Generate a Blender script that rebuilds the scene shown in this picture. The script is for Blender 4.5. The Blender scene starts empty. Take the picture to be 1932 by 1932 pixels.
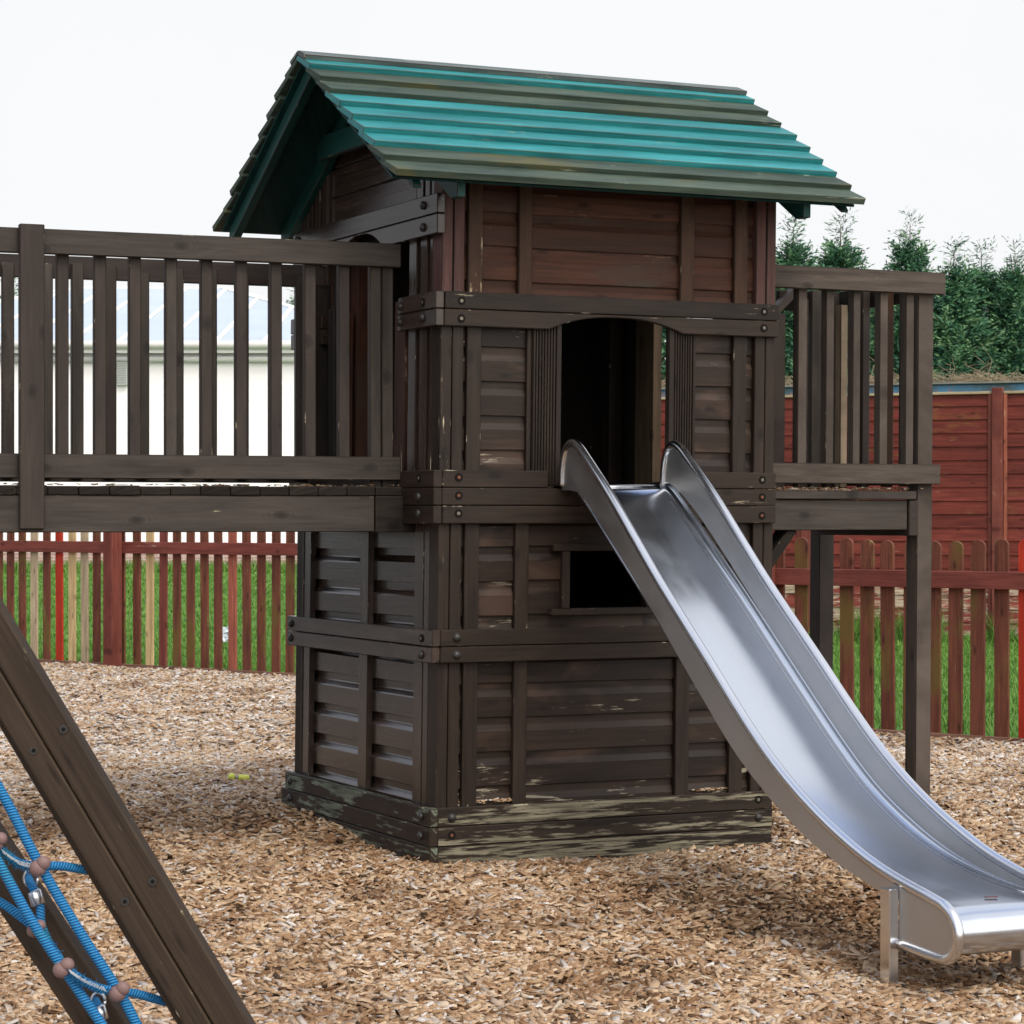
import bpy, math, random
import numpy as np
from mathutils import Vector, Matrix, noise as mnoise

random.seed(7)
rng = np.random.default_rng(11)
SC = bpy.context.scene
COL = SC.collection
PI = math.pi

# ------------------------------------------------------------------ camera model
FOC, CX, HY, EYE = 4773.0, 966.0, 975.0, 1.6      # focal length, centre, horizon in 1932-px units; eye height in metres
def ray(px, py, Y):
    return Vector(((px - CX) / FOC * Y, Y, EYE - (py - HY) / FOC * Y))

cam_d = bpy.data.cameras.new('camera')
cam = bpy.data.objects.new('camera', cam_d)
COL.objects.link(cam)
cam.location = (0, 0, EYE)
cam.rotation_euler = (PI / 2, 0, 0)
cam_d.sensor_width = 36
cam_d.lens = 36 * FOC / 1932
cam_d.shift_y = (HY - 966) / 1932
cam_d.clip_end = 2000
cam_d.dof.use_dof = True
cam_d.dof.focus_distance = 11.8
cam_d.dof.aperture_fstop = 16
SC.camera = cam

# ------------------------------------------------------------------ node helpers
def new_mat(name):
    m = bpy.data.materials.new(name)
    m.use_nodes = True
    nt = m.node_tree
    b = nt.nodes['Principled BSDF']
    return m, nt, b
def N(nt, t, **kw):
    n = nt.nodes.new(t)
    for k, v in kw.items():
        if k in n.inputs.keys():
            n.inputs[k].default_value = v
        else:
            setattr(n, k, v)
    return n
def L(nt, a, b):
    nt.links.new(a, b)
def maprange(nt, src, a, b, c=0.0, d=1.0):
    n = N(nt, 'ShaderNodeMapRange', clamp=True)
    n.inputs[1].default_value = a; n.inputs[2].default_value = b
    n.inputs[3].default_value = c; n.inputs[4].default_value = d
    L(nt, src, n.inputs[0])
    return n.outputs[0]
def mixc(nt, fac, a, b, blend='MIX'):
    n = N(nt, 'ShaderNodeMix', data_type='RGBA', blend_type=blend)
    for i, v in ((0, fac), (6, a), (7, b)):
        if isinstance(v, bpy.types.NodeSocket): L(nt, v, n.inputs[i])
        elif i == 0: n.inputs[0].default_value = v
        else: n.inputs[i].default_value = (*v, 1) if len(v) == 3 else v
    return n.outputs[2]
def math_(nt, op, a, b=None):
    n = N(nt, 'ShaderNodeMath', operation=op)
    for i, v in ((0, a), (1, b)):
        if v is None: continue
        if isinstance(v, bpy.types.NodeSocket): L(nt, v, n.inputs[i])
        else: n.inputs[i].default_value = v
    return n.outputs[0]
def uvmap(nt, sx, sy, off=(0, 0)):
    uv = N(nt, 'ShaderNodeUVMap', uv_map='UVMap')
    mp = N(nt, 'ShaderNodeMapping')
    mp.inputs['Scale'].default_value = (sx, sy, 1)
    mp.inputs['Location'].default_value = (off[0], off[1], 0)
    L(nt, uv.outputs[0], mp.inputs[0])
    return mp.outputs[0]
def noise(nt, vec, scale=1.0, detail=4, rough=.55, dist=0.0):
    n = N(nt, 'ShaderNodeTexNoise')
    n.inputs['Scale'].default_value = scale; n.inputs['Detail'].default_value = detail
    n.inputs['Roughness'].default_value = rough; n.inputs['Distortion'].default_value = dist
    if vec is not None: L(nt, vec, n.inputs['Vector'])
    return n.outputs['Fac']

def wood(name, c1, c2, worn=(.32, .28, .2), wear=.0, rough=.5, spec=.35, var=.3, knots=True, bump=.5,
         wear_scale=(1.6, 9), patch=None, patch_amt=0.0, splash=False):
    """painted or stained softwood: grain along U, tint per board, knots, and wear where the stain has gone"""
    m, nt, b = new_mat(name)
    g = noise(nt, uvmap(nt, 3.0, 70), 1, 6, .65, .6)
    g2 = noise(nt, uvmap(nt, .9, 14), 1, 3, .5, 1.2)
    gg = math_(nt, 'ADD', math_(nt, 'MULTIPLY', g, .55), math_(nt, 'MULTIPLY', g2, .45))
    lo, hi_ = tuple(x * .74 for x in c1), tuple(min(1, x * 1.16) for x in c2)
    col = mixc(nt, maprange(nt, gg, .38, .64), lo, hi_)
    geo = N(nt, 'ShaderNodeNewGeometry')
    col = mixc(nt, 1.0, col, mixc(nt, geo.outputs['Random Per Island'], (1 - var,) * 3, (1 + var * .8,) * 3), 'MULTIPLY')
    blot = noise(nt, uvmap(nt, 2.2, 5, (3, 9)), 1, 4, .6)
    col = mixc(nt, maprange(nt, blot, .35, .75, 0, .45), col, tuple(x * .55 for x in c1))
    if patch is not None:
        pn = noise(nt, uvmap(nt, 1.3, 4, (13, 2)), 1, 4, .6, .4)
        col = mixc(nt, maprange(nt, pn, .62 - patch_amt * .3, .72 - patch_amt * .25), col, patch)
    if knots:
        v = N(nt, 'ShaderNodeTexVoronoi', feature='F1', voronoi_dimensions='2D')
        v.inputs['Scale'].default_value = 1
        L(nt, uvmap(nt, 1.9, 5.0), v.inputs['Vector'])
        kd = v.outputs['Distance']
        kn = maprange(nt, kd, .085, .03)
        ringw = N(nt, 'ShaderNodeMath', operation='SINE')
        L(nt, math_(nt, 'MULTIPLY', kd, 120), ringw.inputs[0])
        ring = math_(nt, 'MULTIPLY', maprange(nt, ringw.outputs[0], 0, 1), maprange(nt, kd, .26, .06))
        col = mixc(nt, math_(nt, 'MULTIPLY', ring, .3), col, tuple(x * .55 for x in c1))
        col = mixc(nt, math_(nt, 'MULTIPLY', kn, .75), col, tuple(x * .38 for x in c1))
    bloom = noise(nt, uvmap(nt, 2.6, 9, (21, 4)), 1, 6, .7, .3)
    col = mixc(nt, maprange(nt, bloom, .60, .78, 0, .24), col, tuple(min(1, .5 * (a_ + b_) * 2.1 + .02) for a_, b_ in zip(c1, c2)))
    # scuffs: tiny pale marks everywhere
    sc = noise(nt, uvmap(nt, 9, 34, (5, 5)), 1, 6, .75)
    col = mixc(nt, maprange(nt, sc, .74, .80, 0, .6), col, worn)
    if wear > 0:
        w1 = noise(nt, uvmap(nt, wear_scale[0], wear_scale[1], (7, 1)), 1, 7, .68, .5)
        w2 = noise(nt, uvmap(nt, 6, 90, (1, 7)), 1, 3, .6)
        w = math_(nt, 'ADD', w1, math_(nt, 'MULTIPLY', w2, .50)); w = math_(nt, 'SUBTRACT', w, .125)
        w = math_(nt, 'ADD', w, 0.0)
        if splash:
            tco = N(nt, 'ShaderNodeTexCoord'); sz = N(nt, 'ShaderNodeSeparateXYZ'); L(nt, tco.outputs['Object'], sz.inputs[0])
            w = math_(nt, 'ADD', w, maprange(nt, sz.outputs[2], .50, .20, 0, .10))
        t = .86 - wear * .5
        wm = maprange(nt, w, t, t + .06)
        wc = mixc(nt, maprange(nt, g, .36, .62), tuple(x * .42 for x in worn), tuple(min(1, x * 1.25) for x in worn))
        col = mixc(nt, wm, col, wc)
    L(nt, col, b.inputs['Base Color'])
    rr = maprange(nt, gg, .3, .7, rough - .08, rough + .12)
    L(nt, rr, b.inputs['Roughness'])
    b.inputs['Specular IOR Level'].default_value = spec * .7
    bp = N(nt, 'ShaderNodeBump')
    bp.inputs['Strength'].default_value = bump
    bp.inputs['Distance'].default_value = .0016
    L(nt, gg, bp.inputs['Height'])
    L(nt, bp.outputs[0], b.inputs['Normal'])
    return m

def plain(name, c, rough=.6, spec=.4, metal=0.0, nscale=20, namt=.2, bump=0.0):
    m, nt, b = new_mat(name)
    tc = N(nt, 'ShaderNodeTexCoord')
    n = noise(nt, tc.outputs['Object'], nscale, 5, .6)
    col = mixc(nt, n, tuple(x * (1 - namt) for x in c), tuple(min(1, x * (1 + namt)) for x in c))
    L(nt, col, b.inputs['Base Color'])
    b.inputs['Roughness'].default_value = rough
    b.inputs['Specular IOR Level'].default_value = spec
    b.inputs['Metallic'].default_value = metal
    if bump:
        bp = N(nt, 'ShaderNodeBump'); bp.inputs['Strength'].default_value = bump; bp.inputs['Distance'].default_value = .004
        L(nt, n, bp.inputs['Height']); L(nt, bp.outputs[0], b.inputs['Normal'])
    return m

PALE = (.36, .31, .21)
M = {}
M['brown'] = wood('dark_brown_stain', (0.0155, 0.0098, 0.0070), (0.0256, 0.0166, 0.0118), PALE, .10, .50, .30, splash=True)
M['brown_low'] = wood('dark_brown_siding', (0.0155, 0.0091, 0.0063), (0.0279, 0.0166, 0.0112), (.30, .26, .19), .16, .47, .32, patch=(.050, .029, .020), patch_amt=.25, splash=True)
M['brown_left'] = wood('glossy_brown_siding', (.024, .0145, .0105), (.040, .025, .019), (.2, .18, .15), .0, .20, .62, var=.25)
M['redbrown'] = wood('red_brown_siding', (0.0356, 0.0121, 0.0067), (0.0634, 0.0254, 0.0145), (.34, .27, .17), .12, .55, .25, patch=(.045, .030, .022), patch_amt=.1)
M['batten_red'] = wood('red_brown_batten', (0.0316, 0.0144, 0.0080), (0.0555, 0.0280, 0.0161), (.34, .27, .17), .12, .55, .25)
M['plum'] = wood('plum_brown_post', (0.0576, 0.0263, 0.0232), (0.0863, 0.0408, 0.0354), PALE, .05, .55, .25, patch=(.05, .036, .03), patch_amt=.2)
M['worn'] = wood('weathered_base_board', (0.0155, 0.0105, 0.0076), (0.0248, 0.0169, 0.0121), (.185, .165, .115), .47, .6, .25, wear_scale=(.7, 15))
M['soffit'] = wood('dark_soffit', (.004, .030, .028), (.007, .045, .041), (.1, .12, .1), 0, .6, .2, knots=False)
M['worn_left'] = wood('weathered_side_board', (0.0184, 0.0105, 0.0075), (0.0276, 0.0167, 0.0119), (.14, .165, .12), .42, .55, .3)
M['edge'] = wood('worn_arris', (0.0189, 0.0128, 0.0094), (0.0294, 0.0201, 0.0148), (.34, .30, .21), .20, .6, .25, knots=False, wear_scale=(5, 2))
M['bridge'] = wood('grey_brown_bridge_wood', (0.0329, 0.0260, 0.0216), (0.0514, 0.0411, 0.0345), PALE, .03, .55, .3, var=.16)
M['bridge_red'] = wood('warm_brown_bridge_wood', (0.0270, 0.0192, 0.0164), (0.0402, 0.0299, 0.0250), PALE, .03, .55, .3, var=.16)
M['bare_tan'] = wood('unpainted_baluster', (.20, .15, .10), (.30, .23, .16), PALE, .1, .6, .25)
M['deck'] = wood('blackened_deck_board', (0.0121, 0.0099, 0.0083), (0.0248, 0.0198, 0.0165), (.2, .17, .13), .02, .75, .15)
M['bridge_light'] = wood('sun_greyed_post', (0.0533, 0.0406, 0.0327), (0.0847, 0.0669, 0.0554), PALE, .06, .6, .25, var=.1)
M['teal'] = wood('teal_roof_paint', (0.0187, 0.1696, 0.1788), (0.0289, 0.2278, 0.2353), (.25, .26, .2), .10, .5, .35, var=.14, knots=False, bump=.25)
M['olive'] = wood('weathered_green_roof', (.040, .060, .046), (.066, .088, .066), (.30, .31, .24), .14, .65, .22, var=.15, knots=False, patch=(.085, .080, .034), patch_amt=.22)
M['greendark'] = wood('dark_green_trim', (0.0050, 0.0372, 0.0322), (0.0087, 0.0570, 0.0484), (.2, .25, .2), .08, .5, .3, var=.15, knots=False, bump=.25)
M['greengrey'] = wood('grey_green_ridge', (.075, .095, .09), (.13, .15, .14), (.34, .34, .28), .2, .65, .25, knots=False)
M['red'] = wood('red_fence_stain', (0.0902, 0.0302, 0.0190), (0.1568, 0.0518, 0.0310), (.2, .17, .06), .20, .6, .25, var=.3, patch=(.12, .075, .022), patch_amt=.35)
M['red_rail'] = wood('dark_red_rail', (0.1320, 0.0343, 0.0256), (0.1800, 0.0510, 0.0380), (.3, .2, .14), .12, .6, .25, var=.15)
M['red_new'] = wood('fresh_red_paint', (.36, .028, .012), (.44, .040, .018), (.4, .1, .05), .0, .5, .3, var=.05, knots=False)
M['salmon'] = wood('faded_red_picket', (.26, .075, .045), (.36, .115, .075), (.45, .3, .2), .2, .6, .25, var=.05)
M['pine'] = wood('bare_pine', (.46, .32, .15), (.60, .45, .24), (.6, .5, .3), .0, .6, .25, var=.1)
M['pine_grey'] = wood('greyed_pine', (.34, .26, .16), (.44, .35, .23), (.5, .45, .3), .0, .65, .25, var=.1)
M['red_panel'] = wood('red_panel_board', (0.1196, 0.0230, 0.0165), (0.1702, 0.0356, 0.0253), (.36, .26, .17), .10, .6, .22, var=.22, patch=(.15, .055, .022), patch_amt=.1)
M['red_panel_low'] = wood('faded_panel_board', (.165, .036, .027), (.23, .06, .045), (.42, .34, .24), .5, .65, .2, var=.2, wear_scale=(1, 5))
M['beam'] = wood('climbing_beam_stain', (0.0298, 0.0182, 0.0109), (0.0472, 0.0299, 0.0187), (.42, .36, .2), .10, .6, .3, var=.12)
M['beam_edge'] = wood('climbing_beam_arris', (0.0374, 0.0236, 0.0134), (0.0561, 0.0367, 0.0223), (.46, .40, .25), .17, .6, .25, knots=False, wear_scale=(6, 2))
M['gravelboard'] = wood('old_brown_edging', (.12, .06, .04), (.2, .11, .075), PALE, .2, .7, .2)
M['inner'] = wood('lightened_inner_frame', (.13, .085, .05), (.20, .14, .09), PALE, .1, .6, .25)  # wood colour lightened so the inner jamb reads as daylit
M['bolt'] = plain('dark_bolt', (.03, .028, .026), .4, .5, .3)
M['hole'] = plain('bolt_recess', (.008, .007, .006), .9, .1)
M['rusty'] = plain('rusty_bolt', (.15, .055, .03), .7, .3, .2)
M['zinc'] = plain('zinc_bolt', (.17, .15, .12), .5, .5, .6)
M['dark_in'] = plain('dark_interior', (.022, .017, .014), .8, .2)

# ------------------------------------------------------------------ mesh builder
class MB:
    def __init__(s, shear=0.0):
        s.v, s.f, s.uv, s.m = [], [], [], []
        s.shear = shear
    def _add(s, vs, fs, uvs, mat):
        o = len(s.v)
        if s.shear:
            vs = [(x + s.shear * (z - 1.6), y, z) for x, y, z in vs]
        s.v += [tuple(p) for p in vs]
        s.f += [tuple(i + o for i in f) for f in fs]
        s.uv += uvs
        s.m += [mat] * len(fs)
    def hexa(s, c, Lv, Wv, Tv, mat=0, off=None):
        """box: centre and three half vectors, grain along Lv"""
        c, Lv, Wv, Tv = Vector(c), Vector(Lv), Vector(Wv), Vector(Tv)
        if off is None: off = (random.random() * 40, random.random() * 40)
        sg = [(-1, -1, -1), (1, -1, -1), (1, 1, -1), (-1, 1, -1), (-1, -1, 1), (1, -1, 1), (1, 1, 1), (-1, 1, 1)]
        vs = [c + Lv * a + Wv * b + Tv * d for a, b, d in sg]
        fs = [(0, 3, 2, 1), (4, 5, 6, 7), (0, 1, 5, 4), (3, 7, 6, 2), (0, 4, 7, 3), (1, 2, 6, 5)]
        if Lv.cross(Wv).dot(Tv) < 0: fs = [tuple(reversed(f)) for f in fs]
        l, w, t = Lv.length, Wv.length, Tv.length
        uvs = []
        for f in fs:
            for i in f:
                a, b, d = sg[i]
                uvs.append((off[0] + a * l, off[1] + b * w + d * t * (1.0 if b > 0 else -1.0) * .9))
        s._add(vs, fs, uvs, mat)
    def box(s, x0, x1, y0, y1, z0, z1, along='x', mat=0):
        c = ((x0 + x1) / 2, (y0 + y1) / 2, (z0 + z1) / 2)
        hx, hy, hz = Vector((abs(x1 - x0) / 2, 0, 0)), Vector((0, abs(y1 - y0) / 2, 0)), Vector((0, 0, abs(z1 - z0) / 2))
        o = {'x': (hx, hz, hy), 'y': (hy, hz, hx), 'z': (hz, hx, hy)}[along]
        s.hexa(c, *o, mat=mat)
    def bar(s, p0, p1, w, t, side, mat=0):
        p0, p1 = Vector(p0), Vector(p1)
        d = (p1 - p0); l = d.length / 2; d.normalize()
        side = Vector(side); side = (side - d * side.dot(d)).normalized()
        n = d.cross(side)
        s.hexa((p0 + p1) / 2, d * l, side * w / 2, n * t / 2, mat)
    def prism(s, poly, plane, c0, c1, mat=0, ang=0.0):
        """extrude a 2D outline: plane 'xz' (along y) or 'yz' (along x)"""
        off = (random.random() * 40, random.random() * 40)
        n = len(poly)
        area = sum(poly[i][0] * poly[(i + 1) % n][1] - poly[(i + 1) % n][0] * poly[i][1] for i in range(n))
        if area < 0: poly = poly[::-1]
        if plane == 'xz':
            P = lambda a, b, c: (a, c, b)
        else:
            P = lambda a, b, c: (c, a, b)
        vs = [P(a, b, c0) for a, b in poly] + [P(a, b, c1) for a, b in poly]
        fs = [tuple(range(n)), tuple(reversed(range(n, 2 * n)))]
        ca, sa = math.cos(ang), math.sin(ang)
        U = lambda a, b, e=0: (off[0] + a * ca + b * sa, off[1] - a * sa + b * ca + e)
        uvs = [U(*poly[i]) for i in fs[0]] + [U(*poly[i - n]) for i in fs[1]]
        for i in range(n):
            j = (i + 1) % n
            fs.append((j, i, i + n, j + n))
            e = abs(c1 - c0)
            uvs += [U(*poly[j]), U(*poly[i]), U(*poly[i], e), U(*poly[j], e)]
        if (plane == 'xz') == (c1 < c0):
            fl, k, nu = [], 0, []
            for f in fs:
                nu += list(reversed(uvs[k:k + len(f)])); k += len(f); fl.append(tuple(reversed(f)))
            fs, uvs = fl, nu
        s._add(vs, fs, uvs, mat)
    def tube(s, pts, r, n=10, mat=0, cap=True, closed=False):
        pts = [Vector(p) for p in pts]
        if not isinstance(r, (list, tuple)): r = [r] * len(pts)
        o = len(s.v); up = Vector((0.13, .21, 1)).normalized()
        vs, uvs_r, run = [], [], 0
        prev = None
        for i, p in enumerate(pts):
            a = pts[max(i - 1, 0)]; b = pts[min(i + 1, len(pts) - 1)]
            d = (b - a).normalized()
            if prev is None:
                x = d.cross(up)
                if x.length < .05: x = d.cross(Vector((1, 0, 0)))
                x.normalize()
            else:
                x = (prev - d * prev.dot(d)).normalized()
            prev = x
            y = d.cross(x)
            if i: run += (pts[i] - pts[i - 1]).length
            for k in range(n):
                t = 2 * PI * k / n
                vs.append(p + (x * math.cos(t) + y * math.sin(t)) * r[i])
            uvs_r.append(run)
        fs, uvs = [], []
        for i in range(len(pts) - 1):
            for k in range(n):
                k2 = (k + 1) % n
                fs.append((i * n + k, i * n + k2, (i + 1) * n + k2, (i + 1) * n + k))
                uvs += [(uvs_r[i], k / n), (uvs_r[i], (k + 1) / n), (uvs_r[i + 1], (k + 1) / n), (uvs_r[i + 1], k / n)]
        if cap:
            fs.append(tuple(reversed(range(n)))); uvs += [(0, 0)] * n
            fs.append(tuple(range((len(pts) - 1) * n, len(pts) * n))); uvs += [(0, 0)] * n
        s._add(vs, fs, uvs, mat)
    def ball(s, c, r, nu=12, nv=8, mat=0, sq=(1, 1, 1), rot=None):
        vs, fs, uvs = [], [], []
        for j in range(nv + 1):
            ph = PI * j / nv
            for i in range(nu):
                th = 2 * PI * i / nu
                p = Vector((r * sq[0] * math.sin(ph) * math.cos(th), r * sq[1] * math.sin(ph) * math.sin(th), r * sq[2] * math.cos(ph)))
                if rot: p = rot @ p
                vs.append(Vector(c) + p)
        for j in range(nv):
            for i in range(nu):
                i2 = (i + 1) % nu
                fs.append((j * nu + i, (j + 1) * nu + i, (j + 1) * nu + i2, j * nu + i2)); uvs += [(i / nu, j / nv)] * 4
        s._add(vs, fs, uvs, mat)
    def disc(s, c, nrm, r, h, n=14, mat=0, r2=None):
        """short (tapered) cylinder standing on c along nrm"""
        nrm = Vector(nrm).normalized()
        x = nrm.orthogonal().normalized(); y = nrm.cross(x)
        r2 = r if r2 is None else r2
        c = Vector(c)
        vs = [c + (x * math.cos(2 * PI * k / n) + y * math.sin(2 * PI * k / n)) * r for k in range(n)]
        vs += [c + nrm * h + (x * math.cos(2 * PI * k / n) + y * math.sin(2 * PI * k / n)) * r2 for k in range(n)]
        fs = [tuple(range(n, 2 * n))] + [(k, (k + 1) % n, n + (k + 1) % n, n + k) for k in range(n)]
        s._add(vs, fs, [(0, 0)] * sum(len(f) for f in fs), mat)
    def build(s, name, mats, parent=None, bevel=0.0, smooth=False, seg=1, loc=None):
        me = bpy.data.meshes.new(name)
        me.from_pydata(s.v, [], s.f)
        if not isinstance(mats, (list, tuple)): mats = [mats]
        for m in mats: me.materials.append(m)
        uvl = me.uv_layers.new(name='UVMap')
        uvl.data.foreach_set('uv', np.array(s.uv, dtype=np.float32).ravel())
        me.polygons.foreach_set('material_index', np.array(s.m, dtype=np.int32))
        if smooth: me.polygons.foreach_set('use_smooth', np.ones(len(s.f), dtype=bool))
        o = bpy.data.objects.new(name, me)
        COL.objects.link(o)
        if parent is not None: o.parent = parent
        if bevel:
            b = o.modifiers.new('bevel', 'BEVEL')
            b.width = bevel; b.segments = seg; b.limit_method = 'ANGLE'; b.angle_limit = math.radians(40)
            if len(mats) > 1: b.material = len(mats) - 1
        if smooth == 'auto':
            pass
        return o

def tag(o, label=None, cat=None, group=None, kind=None):
    for k, v in (('label', label), ('category', cat), ('group', group), ('kind', kind)):
        if v is not None: o[k] = v
    return o
def empty(name, loc, rz=0.0):
    o = bpy.data.objects.new(name, None)
    COL.objects.link(o); o.location = loc; o.rotation_euler = (0, 0, rz)
    o.empty_display_size = .2
    return o
def arr_mesh(name, verts, faces, mats, midx=None, attrs=None, smooth=False):
    """fast mesh from numpy arrays; faces is (n, k)"""
    me = bpy.data.meshes.new(name)
    nv, (nf, k) = len(verts), faces.shape
    me.vertices.add(nv); me.vertices.foreach_set('co', verts.astype(np.float32).ravel())
    me.loops.add(nf * k); me.loops.foreach_set('vertex_index', faces.astype(np.int32).ravel())
    me.polygons.add(nf)
    me.polygons.foreach_set('loop_start', np.arange(0, nf * k, k, dtype=np.int32))
    try: me.polygons.foreach_set('loop_total', np.full(nf, k, dtype=np.int32))
    except Exception: pass
    for m in mats: me.materials.append(m)
    if midx is not None: me.polygons.foreach_set('material_index', midx.astype(np.int32))
    if smooth: me.polygons.foreach_set('use_smooth', np.ones(nf, dtype=bool))
    for an, av in (attrs or {}).items():
        a = me.attributes.new(an, 'FLOAT', 'FACE'); a.data.foreach_set('value', av.astype(np.float32))
    me.update(calc_edges=True)
    return me
def link(name, me):
    o = bpy.data.objects.new(name, me); COL.objects.link(o); return o

# ------------------------------------------------------------------ terrain
def sstep(a, b, x):
    t = np.clip((x - a) / (b - a), 0, 1); return t * t * (3 - 2 * t)
HYAW = math.radians(25.4)
hc, hs = math.cos(HYAW), math.sin(HYAW)
HX, HYY = -.353, 11.7
def hut_local(x, y):
    dx, dy = x - HX, y - HYY
    return dx * hc + dy * hs, -dx * hs + dy * hc
def hut_world(u, v, z=0):
    return Vector((HX + u * hc - v * hs, HYY + u * hs + v * hc, z))
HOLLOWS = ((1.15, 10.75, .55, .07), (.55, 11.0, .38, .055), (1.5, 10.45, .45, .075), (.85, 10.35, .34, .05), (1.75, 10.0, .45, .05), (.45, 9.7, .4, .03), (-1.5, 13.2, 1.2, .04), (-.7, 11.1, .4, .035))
def terr(x, y):
    x = np.asarray(x, float); y = np.asarray(y, float)
    z = -.15 * sstep(11.6, 9.2, y)
    # scooped hollows where feet land, and a small bank by the left fence
    for cx, cy, r, d in HOLLOWS:
        q = ((x - cx) ** 2 + ((y - cy) * .9) ** 2) / (r * r)
        z = z - d * np.exp(-q * 2)
    z = z + .012 * np.sin(x * 3.1 + y * 1.3) * np.sin(y * 2.3 - x * .7) + .007 * np.sin(x * 7.7 - y * 3.3) * np.sin(y * 6.1)
    u, v = hut_local(x, y)
    dd = np.maximum(np.maximum(-u, u - 1.83), np.maximum(-v, v - 1.92))
    left = sstep(.3, 1.5, v) * sstep(.6, -.1, u)
    z = z + (-.035 + .12 * left) * sstep(.55, .0, dd)
    return z

FL_A, FL_B = Vector((-5.69, 28.1, 0)), Vector((-2.17, 25.2, 0))
FR_C, FR_D = Vector((2.81, 18.45, 0)), Vector((3.54, 17.82, 0))
def bound(x):
    x = np.asarray(x, float)
    l = FL_A.y + (x - FL_A.x) * (FL_B.y - FL_A.y) / (FL_B.x - FL_A.x)
    r = FR_C.y + (x - FR_C.x) * (FR_D.y - FR_C.y) / (FR_D.x - FR_C.x)
    return np.where(x < -.55, l, r)

# ground sheets
def grid(name, xs, ys, zf):
    X, Y = np.meshgrid(xs, ys)
    V = np.stack([X.ravel(), Y.ravel(), zf(X, Y).ravel()], 1)
    nx, ny = len(xs), len(ys)
    i = np.arange((nx - 1) * (ny - 1)); r, c = i // (nx - 1), i % (nx - 1)
    a = r * nx + c
    return V, np.stack([a, a + 1, a + nx + 1, a + nx], 1)

# grass lawn material
m, nt, b = new_mat('lawn_soil_grass')
tc = N(nt, 'ShaderNodeTexCoord')
n1 = noise(nt, tc.outputs['Object'], .5, 5, .6); n2 = noise(nt, tc.outputs['Object'], 14, 6, .7)
mp = N(nt, 'ShaderNodeMapping'); mp.inputs['Scale'].default_value = (60, 18, 60); L(nt, tc.outputs['Object'], mp.inputs[0])
n3 = noise(nt, mp.outputs[0], 1, 4, .7)
c = mixc(nt, n1, (.060, .160, .020), (.095, .215, .032))
c = mixc(nt, maprange(nt, n2, .35, .7), c, (.050, .150, .022))
c = mixc(nt, maprange(nt, n3, .45, .75, 0, .6), c, (.15, .27, .07))
L(nt, c, b.inputs['Base Color']); b.inputs['Roughness'].default_value = .8; b.inputs['Specular IOR Level'].default_value = .2
bp = N(nt, 'ShaderNodeBump'); bp.inputs['Strength'].default_value = .8; bp.inputs['Distance'].default_value = .03
L(nt, n3, bp.inputs['Height']); L(nt, bp.outputs[0], b.inputs['Normal'])
M['lawn'] = m

xs = np.concatenate([[-600, -200, -80, -40, -20], np.linspace(-12, 12, 49), [20, 40, 80, 200, 600]])
ys = np.concatenate([[-300, -80, -20, 0], np.linspace(5, 30, 51), [33, 36, 40, 50, 60, 80, 100, 150, 300, 900]])
V, F = grid('lawn', xs, ys, lambda X, Y: terr(X, Y) - .05)
o = link('lawn', arr_mesh('lawn', V, F, [M['lawn']], smooth=True)); tag(o, kind='structure')

# chip bed sheet
m, nt, b = new_mat('chip_bed')
tc = N(nt, 'ShaderNodeTexCoord')
vo = N(nt, 'ShaderNodeTexVoronoi'); vo.inputs['Scale'].default_value = 1
mp = N(nt, 'ShaderNodeMapping'); mp.inputs['Scale'].default_value = (38, 70, 38); mp.inputs['Rotation'].default_value = (0, 0, .3)
L(nt, tc.outputs['Object'], mp.inputs[0]); L(nt, mp.outputs[0], vo.inputs['Vector'])
cr = N(nt, 'ShaderNodeValToRGB')
for p, cc in ((0, (.016, .010, .006)), (.4, (.045, .026, .014)), (.7, (.09, .056, .032)), (1, (.2, .135, .09))):
    e = cr.color_ramp.elements.new(p) if p not in (0, 1) else cr.color_ramp.elements[int(p)]
    e.color = (*cc, 1)
sep = N(nt, 'ShaderNodeSeparateColor'); L(nt, vo.outputs['Color'], sep.inputs[0]); L(nt, sep.outputs[0], cr.inputs[0])
L(nt, cr.outputs[0], b.inputs['Base Color']); b.inputs['Roughness'].default_value = .9; b.inputs['Specular IOR Level'].default_value = .1
bp = N(nt, 'ShaderNodeBump'); bp.inputs['Strength'].default_value = 1; bp.inputs['Distance'].default_value = .01
L(nt, sep.outputs[1], bp.inputs['Height']); L(nt, bp.outputs[0], b.inputs['Normal'])
M['bed'] = m
nx = 161
xs = np.concatenate([[-60, -40, -25, -16, -12], np.linspace(-9, 6.5, nx - 7), [10, 20]])
tt = np.concatenate([[-8, -3, -1], np.linspace(0, 1, 260)])
X = np.repeat(xs[None, :], len(tt), 0)
Bd = np.clip(bound(np.clip(X, -9, 6.5)) - .02, 6, 60)
Y = np.where(tt[:, None] < 0, 4 + tt[:, None] * 6, 4 + (Bd - 4) * tt[:, None])
V = np.stack([X.ravel(), Y.ravel(), terr(X, Y).ravel()], 1)
i = np.arange((nx - 1) * (len(tt) - 1)); r_, c_ = i // (nx - 1), i % (nx - 1); a = r_ * nx + c_
o = link('ground', arr_mesh('ground', V, np.stack([a, a + 1, a + nx + 1, a + nx], 1), [M['bed']], smooth=True)); tag(o, kind='structure')

# unseen grey sheet added left of the fence to block green lawn bounce
mb_v = np.array([(-260, 18, .03), (-17, 26, .03), (-17, 74, .03), (-27, 100, .03), (-60, 260, .03), (-260, 260, .03)])
me_ = bpy.data.meshes.new('bounce_sheet'); me_.from_pydata([tuple(v_) for v_ in mb_v], [], [tuple(range(6))]); me_.materials.append(plain('bounce_sheet_grey', (.09, .088, .085), .9, .2, 0, 8, .3))
o = link('bounce_sheet', me_); tag(o, kind='structure')

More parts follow.
